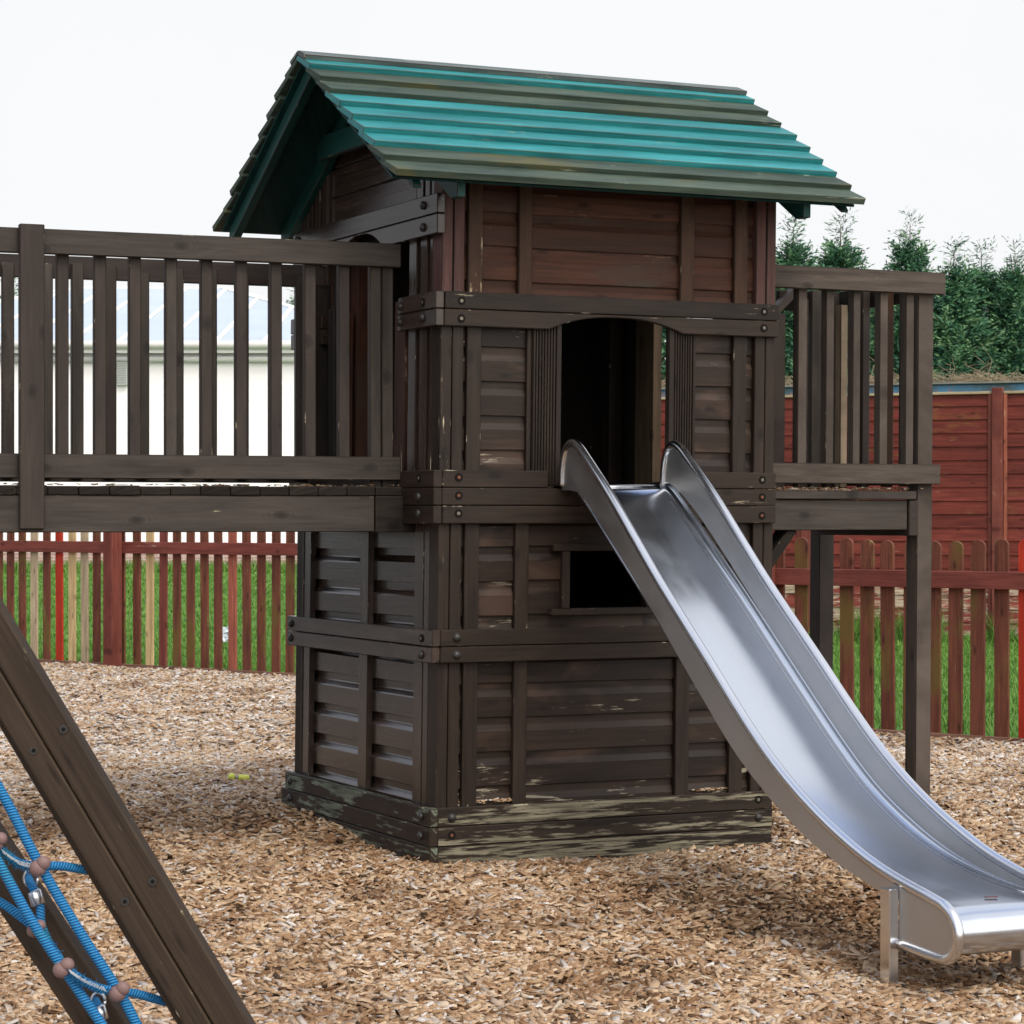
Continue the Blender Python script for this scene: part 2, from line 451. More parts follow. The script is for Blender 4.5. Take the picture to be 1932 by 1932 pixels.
# ------------------------------------------------------------------ wood chips (uncountable)
m, nt, b = new_mat('bark_chip')
at = N(nt, 'ShaderNodeAttribute', attribute_name='tone')
tc = N(nt, 'ShaderNodeTexCoord')
cr = N(nt, 'ShaderNodeValToRGB')
els = ((0, (.035, .020, .011)), (.10, (.115, .056, .024)), (.24, (.235, .125, .060)), (.42, (.35, .218, .122)), (.58, (.46, .315, .195)), (.74, (.57, .435, .300)), (.88, (.42, .37, .33)), (1, (.68, .63, .58)))
for k, (p, cc) in enumerate(els):
    e = cr.color_ramp.elements[0] if k == 0 else (cr.color_ramp.elements[-1] if k == len(els) - 1 else cr.color_ramp.elements.new(p))
    e.position = p; e.color = (*cc, 1)
L(nt, at.outputs['Fac'], cr.inputs[0])
fine = noise(nt, tc.outputs['Object'], 160, 4, .6)
col = mixc(nt, maprange(nt, fine, .35, .7, 0, .4), cr.outputs[0], (.12, .07, .035))
damp = noise(nt, tc.outputs['Object'], 1.5, 5, .62)
col = mixc(nt, maprange(nt, damp, .50, .64, 0, .70), col, mixc(nt, 1.0, cr.outputs[0], (.42, .33, .25), 'MULTIPLY'))
L(nt, col, b.inputs['Base Color']); b.inputs['Roughness'].default_value = .75; b.inputs['Specular IOR Level'].default_value = .2
M['chip'] = m

def chips(n, y0, y1, size, xm=1.6, flat=False):
    y = np.sqrt(rng.uniform(y0 ** 2, y1 ** 2, n)); x = rng.uniform(-1, 1, n) * (.2024 * y + xm)
    u, v = hut_local(x, y)
    ok = (y < bound(x) - .01) & ~((u > .02) & (u < 1.81) & (v > .02) & (v < 1.9))
    x, y = x[ok], y[ok]
    return x, y, np.full(len(x), size)
parts = [chips(150000, 7.0, 12.2, 1.55), chips(74000, 12.2, 17.5, 1.6), chips(92000, 17.5, 30.0, 1.75)]
px_ = np.concatenate([p[0] for p in parts]); py_ = np.concatenate([p[1] for p in parts]); ps_ = np.concatenate([p[2] for p in parts])
pz_ = terr(px_, py_) + rng.uniform(-.004, .014, len(px_))
# extra chips: heaped on the base ledge, the decks and against the walls
ex = []
for k in range(130):
    ex.append((random.choice((random.gauss(.36, .05), random.gauss(1.48, .05), random.gauss(.2, .05))), .052 + random.random() * .012, .255 + random.random() * .012))
for k in range(420):
    ex.append((random.uniform(1.9, 2.95), random.uniform(.33, 1.2), 1.737 + random.random() * .012))
exw = [hut_world(*e) for e in ex]
BR_O = Vector((-.528, 12.06, 0)); BYAW = math.radians(22.0)
bc_, bs_ = math.cos(BYAW), math.sin(BYAW)
def br_world(u, v, z):
    return Vector((BR_O.x + u * bc_ - v * bs_, BR_O.y + u * bs_ + v * bc_, z))
for k in range(90):
    exw.append(br_world(-random.random() ** 1.4 * 1.9, random.uniform(.0, .3), 1.743 + random.random() * .004))
for k in range(120):
    exw.append(hut_world(random.uniform(.66, 1.22), random.uniform(.08, .6), 1.742 + random.random() * .008))
E_ = np.array([tuple(e) for e in exw])
px_ = np.concatenate([px_, E_[:, 0]]); py_ = np.concatenate([py_, E_[:, 1]]); pz_ = np.concatenate([pz_, E_[:, 2]]); ps_ = np.concatenate([ps_, np.full(len(E_), .85)])
n = len(px_)
ln = (rng.gamma(5, .0047, n) + .009) * ps_; wd = (rng.gamma(4, .0018, n) + .004) * ps_; th = rng.uniform(.0012, .0035, n) * ps_
ln = np.minimum(ln, .075); wd = np.minimum(wd, ln * .42)
sg = np.array([(-1, -1, -1), (1, -1, -1), (1, 1, -1), (-1, 1, -1), (-1, -1, 1), (1, -1, 1), (1, 1, 1), (-1, 1, 1)], float)
P = sg[None] * np.stack([ln / 2, wd / 2, th], 1)[:, None, :]
jit = rng.uniform(.55, 1.25, (n, 4, 2)); jit = np.concatenate([jit, jit], 1)
P[:, :, :2] *= jit
P[:, [1, 2, 5, 6], 1] += rng.normal(0, .25, n)[:, None] * wd[:, None]
yaw = rng.uniform(0, 2 * PI, n); pit = rng.normal(0, .20, n); rol = rng.normal(0, .28, n)
nE = len(E_); pit[-nE:] *= .5; rol[-nE:] *= .5
cy_, sy_, cp, sp, cr_, sr = np.cos(yaw), np.sin(yaw), np.cos(pit), np.sin(pit), np.cos(rol), np.sin(rol)
R = np.empty((n, 3, 3))
R[:, 0, 0] = cy_ * cp; R[:, 0, 1] = cy_ * sp * sr - sy_ * cr_; R[:, 0, 2] = cy_ * sp * cr_ + sy_ * sr
R[:, 1, 0] = sy_ * cp; R[:, 1, 1] = sy_ * sp * sr + cy_ * cr_; R[:, 1, 2] = sy_ * sp * cr_ - cy_ * sr
R[:, 2, 0] = -sp; R[:, 2, 1] = cp * sr; R[:, 2, 2] = cp * cr_
P = np.einsum('nij,nkj->nki', R, P) + np.stack([px_, py_, pz_ + .004 + np.abs(sp) * ln * .3], 1)[:, None, :]
fidx = np.array([(4, 5, 6, 7), (0, 1, 5, 4), (3, 7, 6, 2), (0, 4, 7, 3), (1, 2, 6, 5)])
F = (np.arange(n)[:, None, None] * 8 + fidx[None]).reshape(-1, 4)
tone = np.clip(rng.normal(.55, .25, n), 0, 1)
grey = sstep(11.5, 17, py_) * .26 - .03
tone = np.clip(tone + grey * rng.uniform(0, 1.4, n), 0, 1)
hollow_dark = np.zeros(n)                                   # chips are toned darker in the hollows
for cx, cy, r, d in HOLLOWS: hollow_dark += np.exp(-((px_ - cx) ** 2 + ((py_ - cy) * .9) ** 2) / (r * r) * 1.8) * (d / .06)
tone = np.clip(tone - .26 * np.clip(hollow_dark, 0, 1.2) * rng.uniform(.2, 1.3, n), 0, 1)
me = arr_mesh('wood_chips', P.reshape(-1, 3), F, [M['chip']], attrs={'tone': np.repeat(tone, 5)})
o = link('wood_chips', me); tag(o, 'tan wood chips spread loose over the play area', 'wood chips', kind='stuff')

# ------------------------------------------------------------------ grass blades on the lawn
m, nt, b = new_mat('grass_blade')
at = N(nt, 'ShaderNodeAttribute', attribute_name='tone')
c = mixc(nt, at.outputs['Fac'], (.050, .136, .017), (.150, .270, .048))
L(nt, c, b.inputs['Base Color']); b.inputs['Roughness'].default_value = .6; b.inputs['Specular IOR Level'].default_value = .25
M['blade'] = m
def blades(x, y, h, w):
    n = len(x)
    z = terr(x, y) - .05
    a = rng.uniform(0, 2 * PI, n); ln_ = rng.normal(0, .45, (n, 2)) * h[:, None]
    dx, dy = np.cos(a) * w / 2, np.sin(a) * w / 2
    V = np.stack([np.stack([x - dx, y - dy, z], 1), np.stack([x + dx, y + dy, z], 1), np.stack([x + ln_[:, 0], y + ln_[:, 1], z + h], 1)], 1)
    return V.reshape(-1, 3)
n = 85000
x1 = rng.uniform(-.5, 8.5, n); y1 = rng.uniform(17, 33.2, n)
r2 = rng.random(90000) ** 1.9; x2 = rng.uniform(-1, 1, 90000); y2 = 25 + 50 * r2; x2 = -.11 * y2 + x2 * (.11 * y2 + .6)
x = np.concatenate([x1, x2]); y = np.concatenate([y1, y2]); ok = y > bound(x) + .05
x, y = x[ok], y[ok]
h = rng.uniform(.04, .085, len(x)); w = .012 * (y / 22) ** 1.3; h = h * np.clip(1.2 - (y - 25) / 120, .6, 1)
# rank tufts against the foot of the panel fence and of the far building
xt = rng.uniform(1.5, 8, 9000); yt = 33.0 - (xt - 4) * .25 - rng.random(9000) ** 2 * .5 + .35
ht = (.12 + .30 * rng.random(9000) ** 2) * (.5 + .8 * (np.sin(xt * 5.1) * np.sin(xt * 2.3 + 1) > 0))
xb = rng.uniform(-21, -2, 7000); yb = 75.8 - rng.random(7000) ** 2 * 2.0; hb = .1 + .35 * rng.random(7000)
x = np.concatenate([x, xt, xb]); y = np.concatenate([y, yt, yb]); h = np.concatenate([h, ht, hb]); w = np.concatenate([w, np.full(9000, .02), np.full(7000, .05)])
V = blades(x, y, h, w)
me = arr_mesh('grass', V, np.arange(len(V)).reshape(-1, 3), [M['blade']], attrs={'tone': np.clip(rng.normal(.5, .28, len(x)), 0, 1)})
o = link('grass', me); tag(o, 'short green grass beyond the picket fences', 'grass', kind='stuff')

# ------------------------------------------------------------------ PLAYHOUSE
SH = .013
W, D = 1.835, 1.92
hut = empty('playhouse', (HX, HYY, 0), HYAW)
tag(hut, 'two storey dark brown timber playhouse with a teal and green plank roof', 'playhouse')
def hb(): return MB(SH)
E1 = lambda k: [M[k], M['edge']]
def part(name, mb, mats, bevel=.003, label=None, parent=None, smooth=False):
    o = mb.build(name, mats, parent or hut, bevel=bevel, smooth=smooth)
    if label: o['label'] = label
    return o

def siding(mb, a0, a1, z0, z1, phase, face, out, axis, mat=0, step=.1615, dep=.009):
    """shiplap boards. face: coordinate of the board face; out: +1/-1 outward direction; axis 'x' boards run along x (front) or 'y'"""
    k = math.floor((z0 - phase) / step)
    while phase + k * step < z1 - 1e-4:
        b0, b1 = phase + k * step, phase + (k + 1) * step
        k += 1
        prof = [(b0 + .001, -.022), (b0 + .001, 0), (b0 + .004, .002), (b0 + step * .60, .002), (b0 + step * .64, -dep * .08), (b0 + step * .76, -dep * .86), (b0 + step * .80, -dep), (b1 + .004, -dep)]
        pts = []
        for j, (z, d) in enumerate(prof):
            if z < z0:
                z = z0
            if z > z1: z = z1
            pts.append((z, d))
        off = (random.random() * 40, random.random() * 40)
        tilt = random.uniform(-.002, .002)
        vs, fs, uvs = [], [], []
        for z, d in pts:
            for a in (a0, a1):
                q = face + out * d
                zz = z + (tilt if a == a1 and z0 + .01 < z < z1 - .01 else 0)
                vs.append((a, q, zz) if axis == 'x' else (q, a, zz))
        for j in range(len(pts) - 1):
            if abs(pts[j][0] - pts[j + 1][0]) < 1e-6 and abs(pts[j][1] - pts[j + 1][1]) < 1e-6: continue
            if pts[j][0] >= z1 - 1e-6 and pts[j + 1][0] >= z1 - 1e-6: continue
            if pts[j][0] <= z0 + 1e-6 and pts[j + 1][0] <= z0 + 1e-6: continue
            f = (2 * j, 2 * j + 1, 2 * j + 3, 2 * j + 2)
            fs.append(f)
            for i in f:
                uvs.append((off[0] + (a0 if i % 2 == 0 else a1), off[1] + pts[i // 2][0]))
        if fs: mb._add(vs, fs, uvs, mat)

def vert(name, u0, u1, v0, v1, z0, z1, mat, label=None):
    b = hb(); b.box(u0, u1, v0, v1, z0, z1, 'z'); return part(name, b, E1(mat), .0035, label)

def bolt(parent, c, nrm, kind):
    b = hb(); nrm = Vector(nrm); c = Vector(c)
    if kind == 'dome':
        x = nrm.orthogonal()
        q = nrm.to_track_quat('Z', 'Y').to_matrix()
        b.disc(c, nrm, .021, .003, 16)
        b.ball(c + nrm * .003, .0185, 14, 8, 0, (1, 1, .62), q)
        o = part('bolt', b, M['bolt'], 0, parent=parent, smooth=True)
    else:
        b.disc(c, nrm, .0195, .0012, 18, 1)
        b.disc(c + nrm * .0012, nrm, .0090, .0010, 6, 0)
        b.disc(c + nrm * .0024, nrm, .0045, .0020, 10, 0)
        o = part('bolt', b, [M['rusty' if kind == 'rust' else 'zinc'], M['hole']], 0, parent=parent)
    return o

# --- front wall posts and battens (u positions), in three storeys
Z_BASE, Z_MID0, Z_MID1, Z_DK0, Z_DK1, Z_UP0, Z_UP1 = .252, .921, 1.078, 1.568, 1.82, 2.486, 2.65
RZ0, RD = 3.862, .742
def eave_z(v): return RZ0 - abs(v - .96) / 1.24 * RD
stor = [(Z_BASE - .1, Z_MID0 + .02, 'brown', 'brown_low', .33), (Z_MID1 - .02, Z_DK0 + .02, 'brown', 'brown_low', .33), (Z_DK1 - .02, Z_UP0 + .02, 'brown', 'brown_low', 1.91), (Z_UP1 - .02, 3.20, 'plum', 'redbrown', 2.712)]
for si, (z0, z1, pm, sm, ph) in enumerate(stor):
    top = si == 3
    for (a, b_) in ((.030, .085), (.090, .145), (1.722, 1.778), (1.783, W)):
        vert('corner_post', a, b_, .030, .135, z0, z1, pm, 'plum brown corner post under the eaves' if top else None)
    bm = 'batten_red' if top else 'brown'
    bats = [(.166, .240), (1.602, 1.676)]
    if si != 2: bats += [(.428, .498), (1.300, 1.375)]
    for a, b_ in bats: vert('batten', a, b_, .034, .066, z0, z1, bm)
    # siding between
    spans = [(.150, .166), (.240, .428), (.498, 1.300), (1.375, 1.602), (1.676, 1.722)]
    if si == 2: spans = [(.150, .166), (.240, .480), (1.392, 1.602), (1.676, 1.722)]
    for a, b_ in spans:
        sb = hb(); jj = random.uniform(-.004, .004)
        if si == 1 and a == .498:
            wx0, wx1, wz0, wz1 = .716, 1.13, 1.165, 1.436
            siding(sb, a, wx0, z0, z1, ph + jj, .062, -1, 'x'); siding(sb, wx1, b_, z0, z1, ph + jj, .062, -1, 'x')
            siding(sb, wx0, wx1, z0, wz0, ph + jj, .062, -1, 'x'); siding(sb, wx0, wx1, wz1, z1, ph + jj, .062, -1, 'x')
        else:
            siding(sb, a, b_, z0, z1, ph + jj, .062, -1, 'x')
        part('siding_panel', sb, M[sm], 0, 'red brown shiplap siding below the eaves' if top else None)
    # inner lining so that no light leaks through
    if si == 2: lin = ((.05, .62, z0, z1), (1.30, 1.80, z0, z1))
    elif si == 1: lin = ((.05, .70, z0, z1), (1.14, 1.80, z0, z1), (.702, 1.138, z0, 1.15), (.702, 1.138, 1.45, z1))
    else: lin = ((.05, 1.80, z0, z1),)
    for a, b_, q0, q1 in lin:
        lb = hb(); lb.box(a, b_, .088, .10, q0, q1, 'x'); part('wall_lining', lb, M['dark_in'], 0)

# --- door jambs with fluted boards
for (f0, f1, r0, r1) in ((.505, .652, .480, .503), (1.236, 1.372, 1.374, 1.392)):
    b = hb()
    b.box(r0, r1, .040, .075, Z_DK1 - .02, Z_UP0 + .02, 'z')
    b.box(f0, f1, .034, .062, 1.745, Z_UP0 + .045, 'z')
    n = 7; w_ = (f1 - f0) * .72
    s0 = f0 + .014 if f0 < 1 else f0 + .032
    for k in range(n):
        x0 = s0 + w_ * k / n
        b.box(x0 + .002, x0 + w_ / n - .004, .024, .034, 1.75, Z_UP0 + .02, 'z')
    b.box(f0, s0 - .004, .022, .034, 1.747, Z_UP0 + .03, 'z'); b.box(s0 + w_ + .002, f1, .022, .034, 1.747, Z_UP0 + .03, 'z')
    part('door_jamb', b, M['brown'], .002, 'fluted board beside the slide doorway')

# --- window frame
b = hb()
b.box(.625, 1.17, .024, .064, 1.437, 1.470, 'x'); b.box(.615, 1.18, .018, .066, 1.132, 1.163, 'x')
b.box(.676, .716, .030, .095, 1.1635, 1.4365, 'z'); b.box(1.13, 1.165, .030, .095, 1.1635, 1.4365, 'z')
part('window_frame', b, E1('brown'), .003)

# --- trim bands: each of two or three boards, with bolts as sub-parts
def band(name, boards, mat, run, bolts, kinds, gap=.003, face='front', arch=None, label=None):
    b = hb(); nz = len(boards)
    for i, (z0, z1) in enumerate(boards):
        a0, a1 = run
        a0 += random.uniform(-.002, .002); a1 += random.uniform(-.003, .003)
        o_ = random.uniform(-.002, .002)
        t0, t1 = (o_, .032) if face == 'front' else (-.012 + o_, .031)
        if arch and i == 0:
            x0, x1, zt = arch
            poly = [(a0, z0), (x0, z0)]
            for k in range(1, 24):
                f = k / 24; xx = x0 + (x1 - x0) * f
                poly.append((xx, z0 + (zt - z0) * (1 - abs(2 * f - 1) ** 2.3)))
            poly += [(x1, z0), (a1, z0), (a1, z1 - gap), (a0, z1 - gap)]
            b.prism(poly, 'xz' if face == 'front' else 'yz', t0, t1)
        elif face == 'front': b.box(a0, a1, t0, t1, z0, z1 - gap, 'x')
        else: b.box(t0, t1, a0, a1, z0, z1 - gap, 'y')
    o = part(name, b, E1(mat), .004, label)
    for j, (a, i, kd) in enumerate(kinds):
        zc = sum(boards[i]) / 2 + random.uniform(-.006, .006)
        c, nrm = ((a + SH * 0, -.0015, zc), (0, -1, 0)) if face == 'front' else ((-.0145, a, zc), (-1, 0, 0))
        bolt(o, c, nrm, kd)
    return o
FB = (.034, W - .004)
band('trim_band', [(.0 - .12, .073), (.073, .163), (.163, Z_BASE)], 'worn', (.030, W - .004), None,
     [(.10, 0, 'dome'), (.10, 1, 'rust'), (.10, 2, 'dome'), (1.75, 0, 'zinc'), (1.75, 1, 'dome'), (1.75, 2, 'zinc')], label='weathered base boards with the stain worn off')
band('trim_band', [(Z_MID0, .998), (.998, Z_MID1)], 'brown', FB, None, [(.115, 0, 'dome'), (.115, 1, 'dome'), (1.745, 0, 'dome'), (1.745, 1, 'dome')])
band('trim_band', [(Z_DK0, 1.654), (1.654, 1.737)], 'brown', FB, None, [(.115, 0, 'zinc'), (.115, 1, 'rust'), (1.752, 0, 'rust'), (1.752, 1, 'rust')])
band('trim_band', [(1.737, Z_DK1)], 'brown', (.034, .580), None, [(.115, 0, 'rust')])
band('trim_band', [(1.737, Z_DK1)], 'brown', (1.30, W - .004), None, [(1.752, 0, 'zinc')])
band('trim_band', [(Z_UP0, 2.567), (2.567, Z_UP1)], 'brown', (.034, W + .006), None,
     [(.118, 0, 'zinc'), (.118, 1, 'zinc'), (1.752, 0, 'zinc'), (1.752, 1, 'zinc')], arch=(.575, 1.30, 2.552), label='double band over the slide doorway with a shallow arch cut')
# left face bands
LB = (.0, D)
band('trim_band', [(-.12, .073), (.073, .163)], 'worn_left', (-.002, D + .06), None, [(.10, 0, 'dome'), (.10, 1, 'dome'), (1.84, 1, 'dome')], face='left')
band('trim_band', [(.163, Z_BASE)], 'worn_left', (0, D + .01), None, [(.10, 0, 'dome'), (1.84, 0, 'dome')], face='left', label='greenish worn top board of the base')
band('trim_band', [(Z_MID0, .998), (.998, Z_MID1)], 'brown_left', LB, None, [(.12, 0, 'dome'), (.12, 1, 'zinc'), (1.86, 0, 'dome'), (1.86, 1, 'dome')], face='left')
band('trim_band', [(Z_DK0, 1.654), (1.654, 1.737), (1.737, Z_DK1)], 'brown', LB, None, [(.17, 0, 'dome'), (.17, 1, 'dome'), (.17, 2, 'zinc')], face='left')
band('trim_band', [(Z_UP0, 2.567), (2.567, Z_UP1)], 'brown_left', (0, .455), None, [(.15, 0, 'dome'), (.15, 1, 'zinc'), (.42, 0, 'dome'), (.42, 1, 'dome')], face='left')
band('trim_band', [(Z_UP0, 2.567), (2.567, Z_UP1)], 'brown_left', (1.46, D), None, [(1.80, 0, 'dome'), (1.80, 1, 'dome')], face='left')
band('trim_band', [(2.913, 3.008), (3.008, 3.104)], 'brown_left', (0, 1.905), None, [(.16, 0, 'dome'), (.16, 1, 'dome'), (1.83, 0, 'dome'), (1.83, 1, 'dome')], face='left', arch=(.66, 1.24, 3.0), label='glossy band under the gable with an arch cut')
# --- left wall: posts, battens, siding
for (z0, z1) in ((Z_BASE - .1, Z_MID0 + .02), (Z_MID1 - .02, Z_DK0 + .02)):
    for a, b_ in ((.840, .952), ):
        vert('batten', .034, .066, a + .06, b_ + .06, z0, z1, 'brown_left')
    for a, b_ in ((.215, .320), (1.70, 1.80)):
        vert('batten', .034, .066, a, b_, z0, z1, 'brown_left')
    vert('corner_post', .030, .135, .136, .196, z0, z1, 'brown_left')
    vert('corner_post', .030, .135, 1.81, 1.895, z0, z1, 'brown_left')
    for a, b_ in ((.32, .90), (1.012, 1.70)):
        sb = hb(); siding(sb, a, b_, z0, z1, .31 + random.uniform(-.01, .01), .062, -1, 'y', dep=.022)
        part('siding_panel', sb, M['brown_left'], 0, 'glossy dark side siding with pale sheen on each bevel')
    lb = hb(); lb.box(.088, .10, .1, 1.88, z0, z1, 'y'); part('wall_lining', lb, M['dark_in'], 0)
for (z0, z1) in ((Z_DK1 - .02, Z_UP0 + .02), (Z_UP1 - .02, 2.93)):
    for a, b_ in ((.136, .170), (.205, .285), (.330, .420), (1.50, 1.58), (1.63, 1.71), (1.76, 1.895)):
        vert('batten', .030, .085, a, b_, z0, z1, 'brown_left')
    for a, b_ in ((.1, .46), (1.46, 1.88)):
        lb = hb(); lb.box(.07, .10, a, b_, z0, z1, 'z'); part('wall_lining', lb, M['dark_in'], 0)
for a, b_ in ((.47, .60), (1.32, 1.45)):
    vert('door_jamb', .035, .11, a, b_, 1.745, 2.64, 'redbrown')
# gable wall
def gab_poly(v0, v1, z0, inset):
    pts = [(v0, z0)]
    pts.append((v1, z0))
    if v1 > .96: pts.append((v1, eave_z(v1) - inset))
    if v0 < .96 < v1: pts.append((.96, RZ0 - inset))
    pts.append((v0, eave_z(v0) - inset))
    return pts
gb = hb()
z = 3.10
rows = []
while z < 3.75:
    z2 = z + .150
    inset = .075
    half = lambda zz: max(0, (RZ0 - inset - zz) / RD * 1.24)
    h0, h1 = min(half(z), .56), min(half(z2 - .004), .56)
    if h0 > .05:
        gb.prism([(.96 - h0 + .0, z), (.96 + h0, z), (.96 + h1, z2 - .004), (.96 - h1, z2 - .004)], 'yz', .058, .090)
    z = z2
part('siding_panel', gb, [M['brown_left'], M['edge']], .006)
for a, b_ in ((.136, .170), (.19, .245), (.270, .345), (1.53, 1.60), (1.63, 1.70), (1.74, 1.80)):
    vc = (a + b_) / 2
    vert('batten', .034, .075, a, b_, 3.09, eave_z(a if a < .96 else b_) - .09, 'brown_left')
lb = hb(); lb.prism(gab_poly(.05, 1.87, 2.95, .07), 'yz', .092, .102); part('wall_lining', lb, M['dark_in'], 0)
# --- back wall and right wall
for (z0, z1, ph) in ((-.1, 1.6, .33), (1.6, 3.2, 1.91)):
    sb = hb(); siding(sb, .05, 1.80, z0, z1, ph, 1.86, 1, 'x'); part('siding_panel', sb, M['brown_low'], 0)
    lb = hb(); lb.box(.05, 1.80, 1.82, 1.835, z0, z1, 'x'); part('wall_lining', lb, M['dark_in'], 0)
for a in (.03, .09, 1.72, 1.78):
    vert('corner_post', a, a + .055, 1.79, 1.89, -.1, 3.2, 'brown')
for v0, v1, z0, z1 in ((.14, 1.79, -.1, 1.75), (.14, .50, 1.75, 2.95), (1.32, 1.79, 1.75, 2.95), (.14, 1.79, 2.95, 3.10)):
    sb = hb(); siding(sb, v0, v1, z0, z1, .33, 1.80, 1, 'y'); part('siding_panel', sb, M['brown_low'], 0)
    lb = hb(); lb.box(1.755, 1.77, v0, v1, z0, z1, 'y'); part('wall_lining', lb, M['dark_in'], 0)
lb = hb(); lb.prism(gab_poly(.05, 1.87, 3.095, .07), 'yz', 1.74, 1.80); part('siding_panel', lb, M['brown_low'], 0)
for v0, v1 in ((.40, .50), (1.125, 1.32)):
    vert('door_jamb', 1.745, 1.80, v0, v1, 1.745, 2.97, 'inner')
# a post and a half-height board stand just inside, seen through the doorways
vert('inner_post', 1.64, 1.72, 1.42, 1.50, 1.745, 3.1, 'brown')
vert('inner_post', .12, .20, 1.30, 1.40, 1.745, 3.1, 'redbrown')
b = hb(); b.box(.10, 1.75, .10, 1.82, 1.70, 1.74, 'x'); part('floor', b, M['deck'], 0)
# --- roof
slope = math.atan2(RD, 1.24); SL = math.hypot(RD, 1.24)
def roof_pt(side, s, h):
    """side -1 front slope, +1 back slope; s down the slope from the ridge; h above the slope plane"""
    return (.96 + side * (s * math.cos(slope) + h * math.sin(slope)), RZ0 - s * math.sin(slope) + h * math.cos(slope))
cols = ['t', 'o', 'o', 't', 't', 't', 't', 'o', 'o']
for side in (-1, 1):
    b = hb(); nP = 9; st = (SL - .035) / nP
    for k in range(nP):
        s1 = .035 + st * (k + 1); s0 = s1 - st - .05
        h1 = .042; h0 = .004
        if s0 < 0: s0 = .0
        j0, j1 = random.uniform(-.012, .010), random.uniform(-.012, .012)
        pts = [roof_pt(side, s0, h0 - .024), roof_pt(side, s1, h1 - .036), roof_pt(side, s1, h1), roof_pt(side, s0, h0 + .002)]
        mt = 0 if (cols[k] == 't' and side < 0) else 1
        poly = pts
        b.prism(poly, 'yz', -.345 + j0, 2.155 + j1, mt, ang=PI / 2)
    # grain must run along the ridge: swap the texture axes
    b.uv = [(y_, x_) for x_, y_ in b.uv]
    part('roof_slope', b, [M['teal'], M['olive'], M['olive']], .003, 'front roof slope with five bright teal planks between weathered green ones' if side < 0 else 'weathered back roof slope')
b = hb()
for side in (-1, 1):
    pts = [roof_pt(side, -.0, .006), roof_pt(side, .095, .020), roof_pt(side, .098, .050), roof_pt(side, -.012, .028)]
    b.prism(pts, 'yz', -.352, 2.150, 0)
b.uv = [(y_, x_) for x_, y_ in b.uv]
part('ridge_cap', b, [M['greengrey'], M['edge']], .005, 'grey green ridge cap')
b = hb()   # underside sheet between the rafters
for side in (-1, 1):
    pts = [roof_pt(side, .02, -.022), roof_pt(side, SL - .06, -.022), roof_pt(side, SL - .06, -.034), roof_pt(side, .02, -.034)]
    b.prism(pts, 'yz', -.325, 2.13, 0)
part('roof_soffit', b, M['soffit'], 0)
for side in (-1, 1):
    for u0, u1, h in (((-.295, -.25, .075), (2.06, 2.10, .05)) if side > 0 else ((-.22, -.18, .035), (2.06, 2.10, .028))):
        b = hb()
        pts = [roof_pt(side, .03, -.035), roof_pt(side, SL - .09, -.035), roof_pt(side, SL - .05, -.035 - h * .5), roof_pt(side, SL - .05, -.035 - h), roof_pt(side, .0, -.035 - h)]
        b.prism(pts, 'yz', u0, u1, 0, ang=side * -slope)
        part('bargeboard', b, E1('greendark'), .003)
    for u0 in (.000, W + .012):
        b = hb()
        e = roof_pt(side, 1.375, -.035); g = roof_pt(side, 1.0, -.035)
        pts = [roof_pt(side, .03, -.035), e, (e[0], 3.058), (e[0] - side * .075, 3.058)]
        q = pts[-1]; tt = math.tan(slope); vt = .96 - side * .02
        pts += [(vt, q[1] + abs(vt - q[0]) * tt)]
        b.prism(pts, 'yz', u0, u0 + .042, 0, ang=side * -slope)
        part('rafter', b, E1('greendark'), .003)
for u0 in (-.036, W + .056):
    b = hb(); b.box(u0, u0 + .034, .42, 1.50, 3.435, 3.555, 'y'); part('collar_tie', b, E1('greendark'), .003)

# ------------------------------------------------------------------ FOOTBRIDGE (left)
BR = empty('footbridge', BR_O, BYAW)
tag(BR, 'dark brown timber footbridge with slatted railings running into the left side of the playhouse', 'footbridge')
def bpart(name, mb, mat='bridge', bevel=.004, label=None):
    o = mb.build(name, [M[mat], M['edge']], BR, bevel=bevel)
    if label: o['label'] = label
    return o
BL = -3.4
def bu(px, v=0.0):
    """bridge coordinate u of an image column on the railing plane"""
    t = (px - CX) / FOC
    ox, oy = BR_O.x - v * bs_, BR_O.y + v * bc_
    return (oy * t - ox) / (bc_ - t * bs_)
for z0, z1 in ((2.788, 2.901), (1.774, 1.885)):
    b = MB(); b.box(BL, 0, 0, .040, z0, z1, 'x'); bpart('rail', b)
for px in (143, 90 - 108 + 70, 30 - 50, -30, 118.7, 189.5, 255.3, 323.7, 390.4, 456, 520, 585.5, 650):
    pass
for px in (-82, -15, 118.7, 189.5, 255.3, 323.7, 390.4, 456, 522, 586, 650):
    u = bu(px, .04); b = MB(); b.box(u - .028, u + .028, .042, .082, 1.80 + random.uniform(-.01, .01), 2.87 + random.uniform(-.015, .01), 'z')
    bpart('baluster', b, random.choice(('bridge', 'bridge_red')))
for px in (709, 732):
    u = bu(px, .04); b = MB(); b.box(u - .028, u + .028, .042, .082, 1.60, 2.87, 'z'); bpart('baluster', b)
u0, u1 = bu(37, -.04), bu(84, -.04)
b = MB(); b.box(u0, u1, -.045, -.003, 1.545, 2.915, 'z'); bpart('post', b, 'bridge_red')
b = MB(); b.box(BL, bu(708, -.03), -.02, .03, 1.529, 1.697, 'x'); bpart('beam', b)
b = MB(); b.box(bu(708, -.03) + .002, bu(783, -.03), -.035, .06, 1.527, 1.697, 'x'); bpart('beam', b, 'deck', label='dark end block of the bridge beam')
b = MB(); b.box(BL, .05, 1.10, 1.15, 1.529, 1.697, 'x'); bpart('beam', b)
b = MB(); u = BL
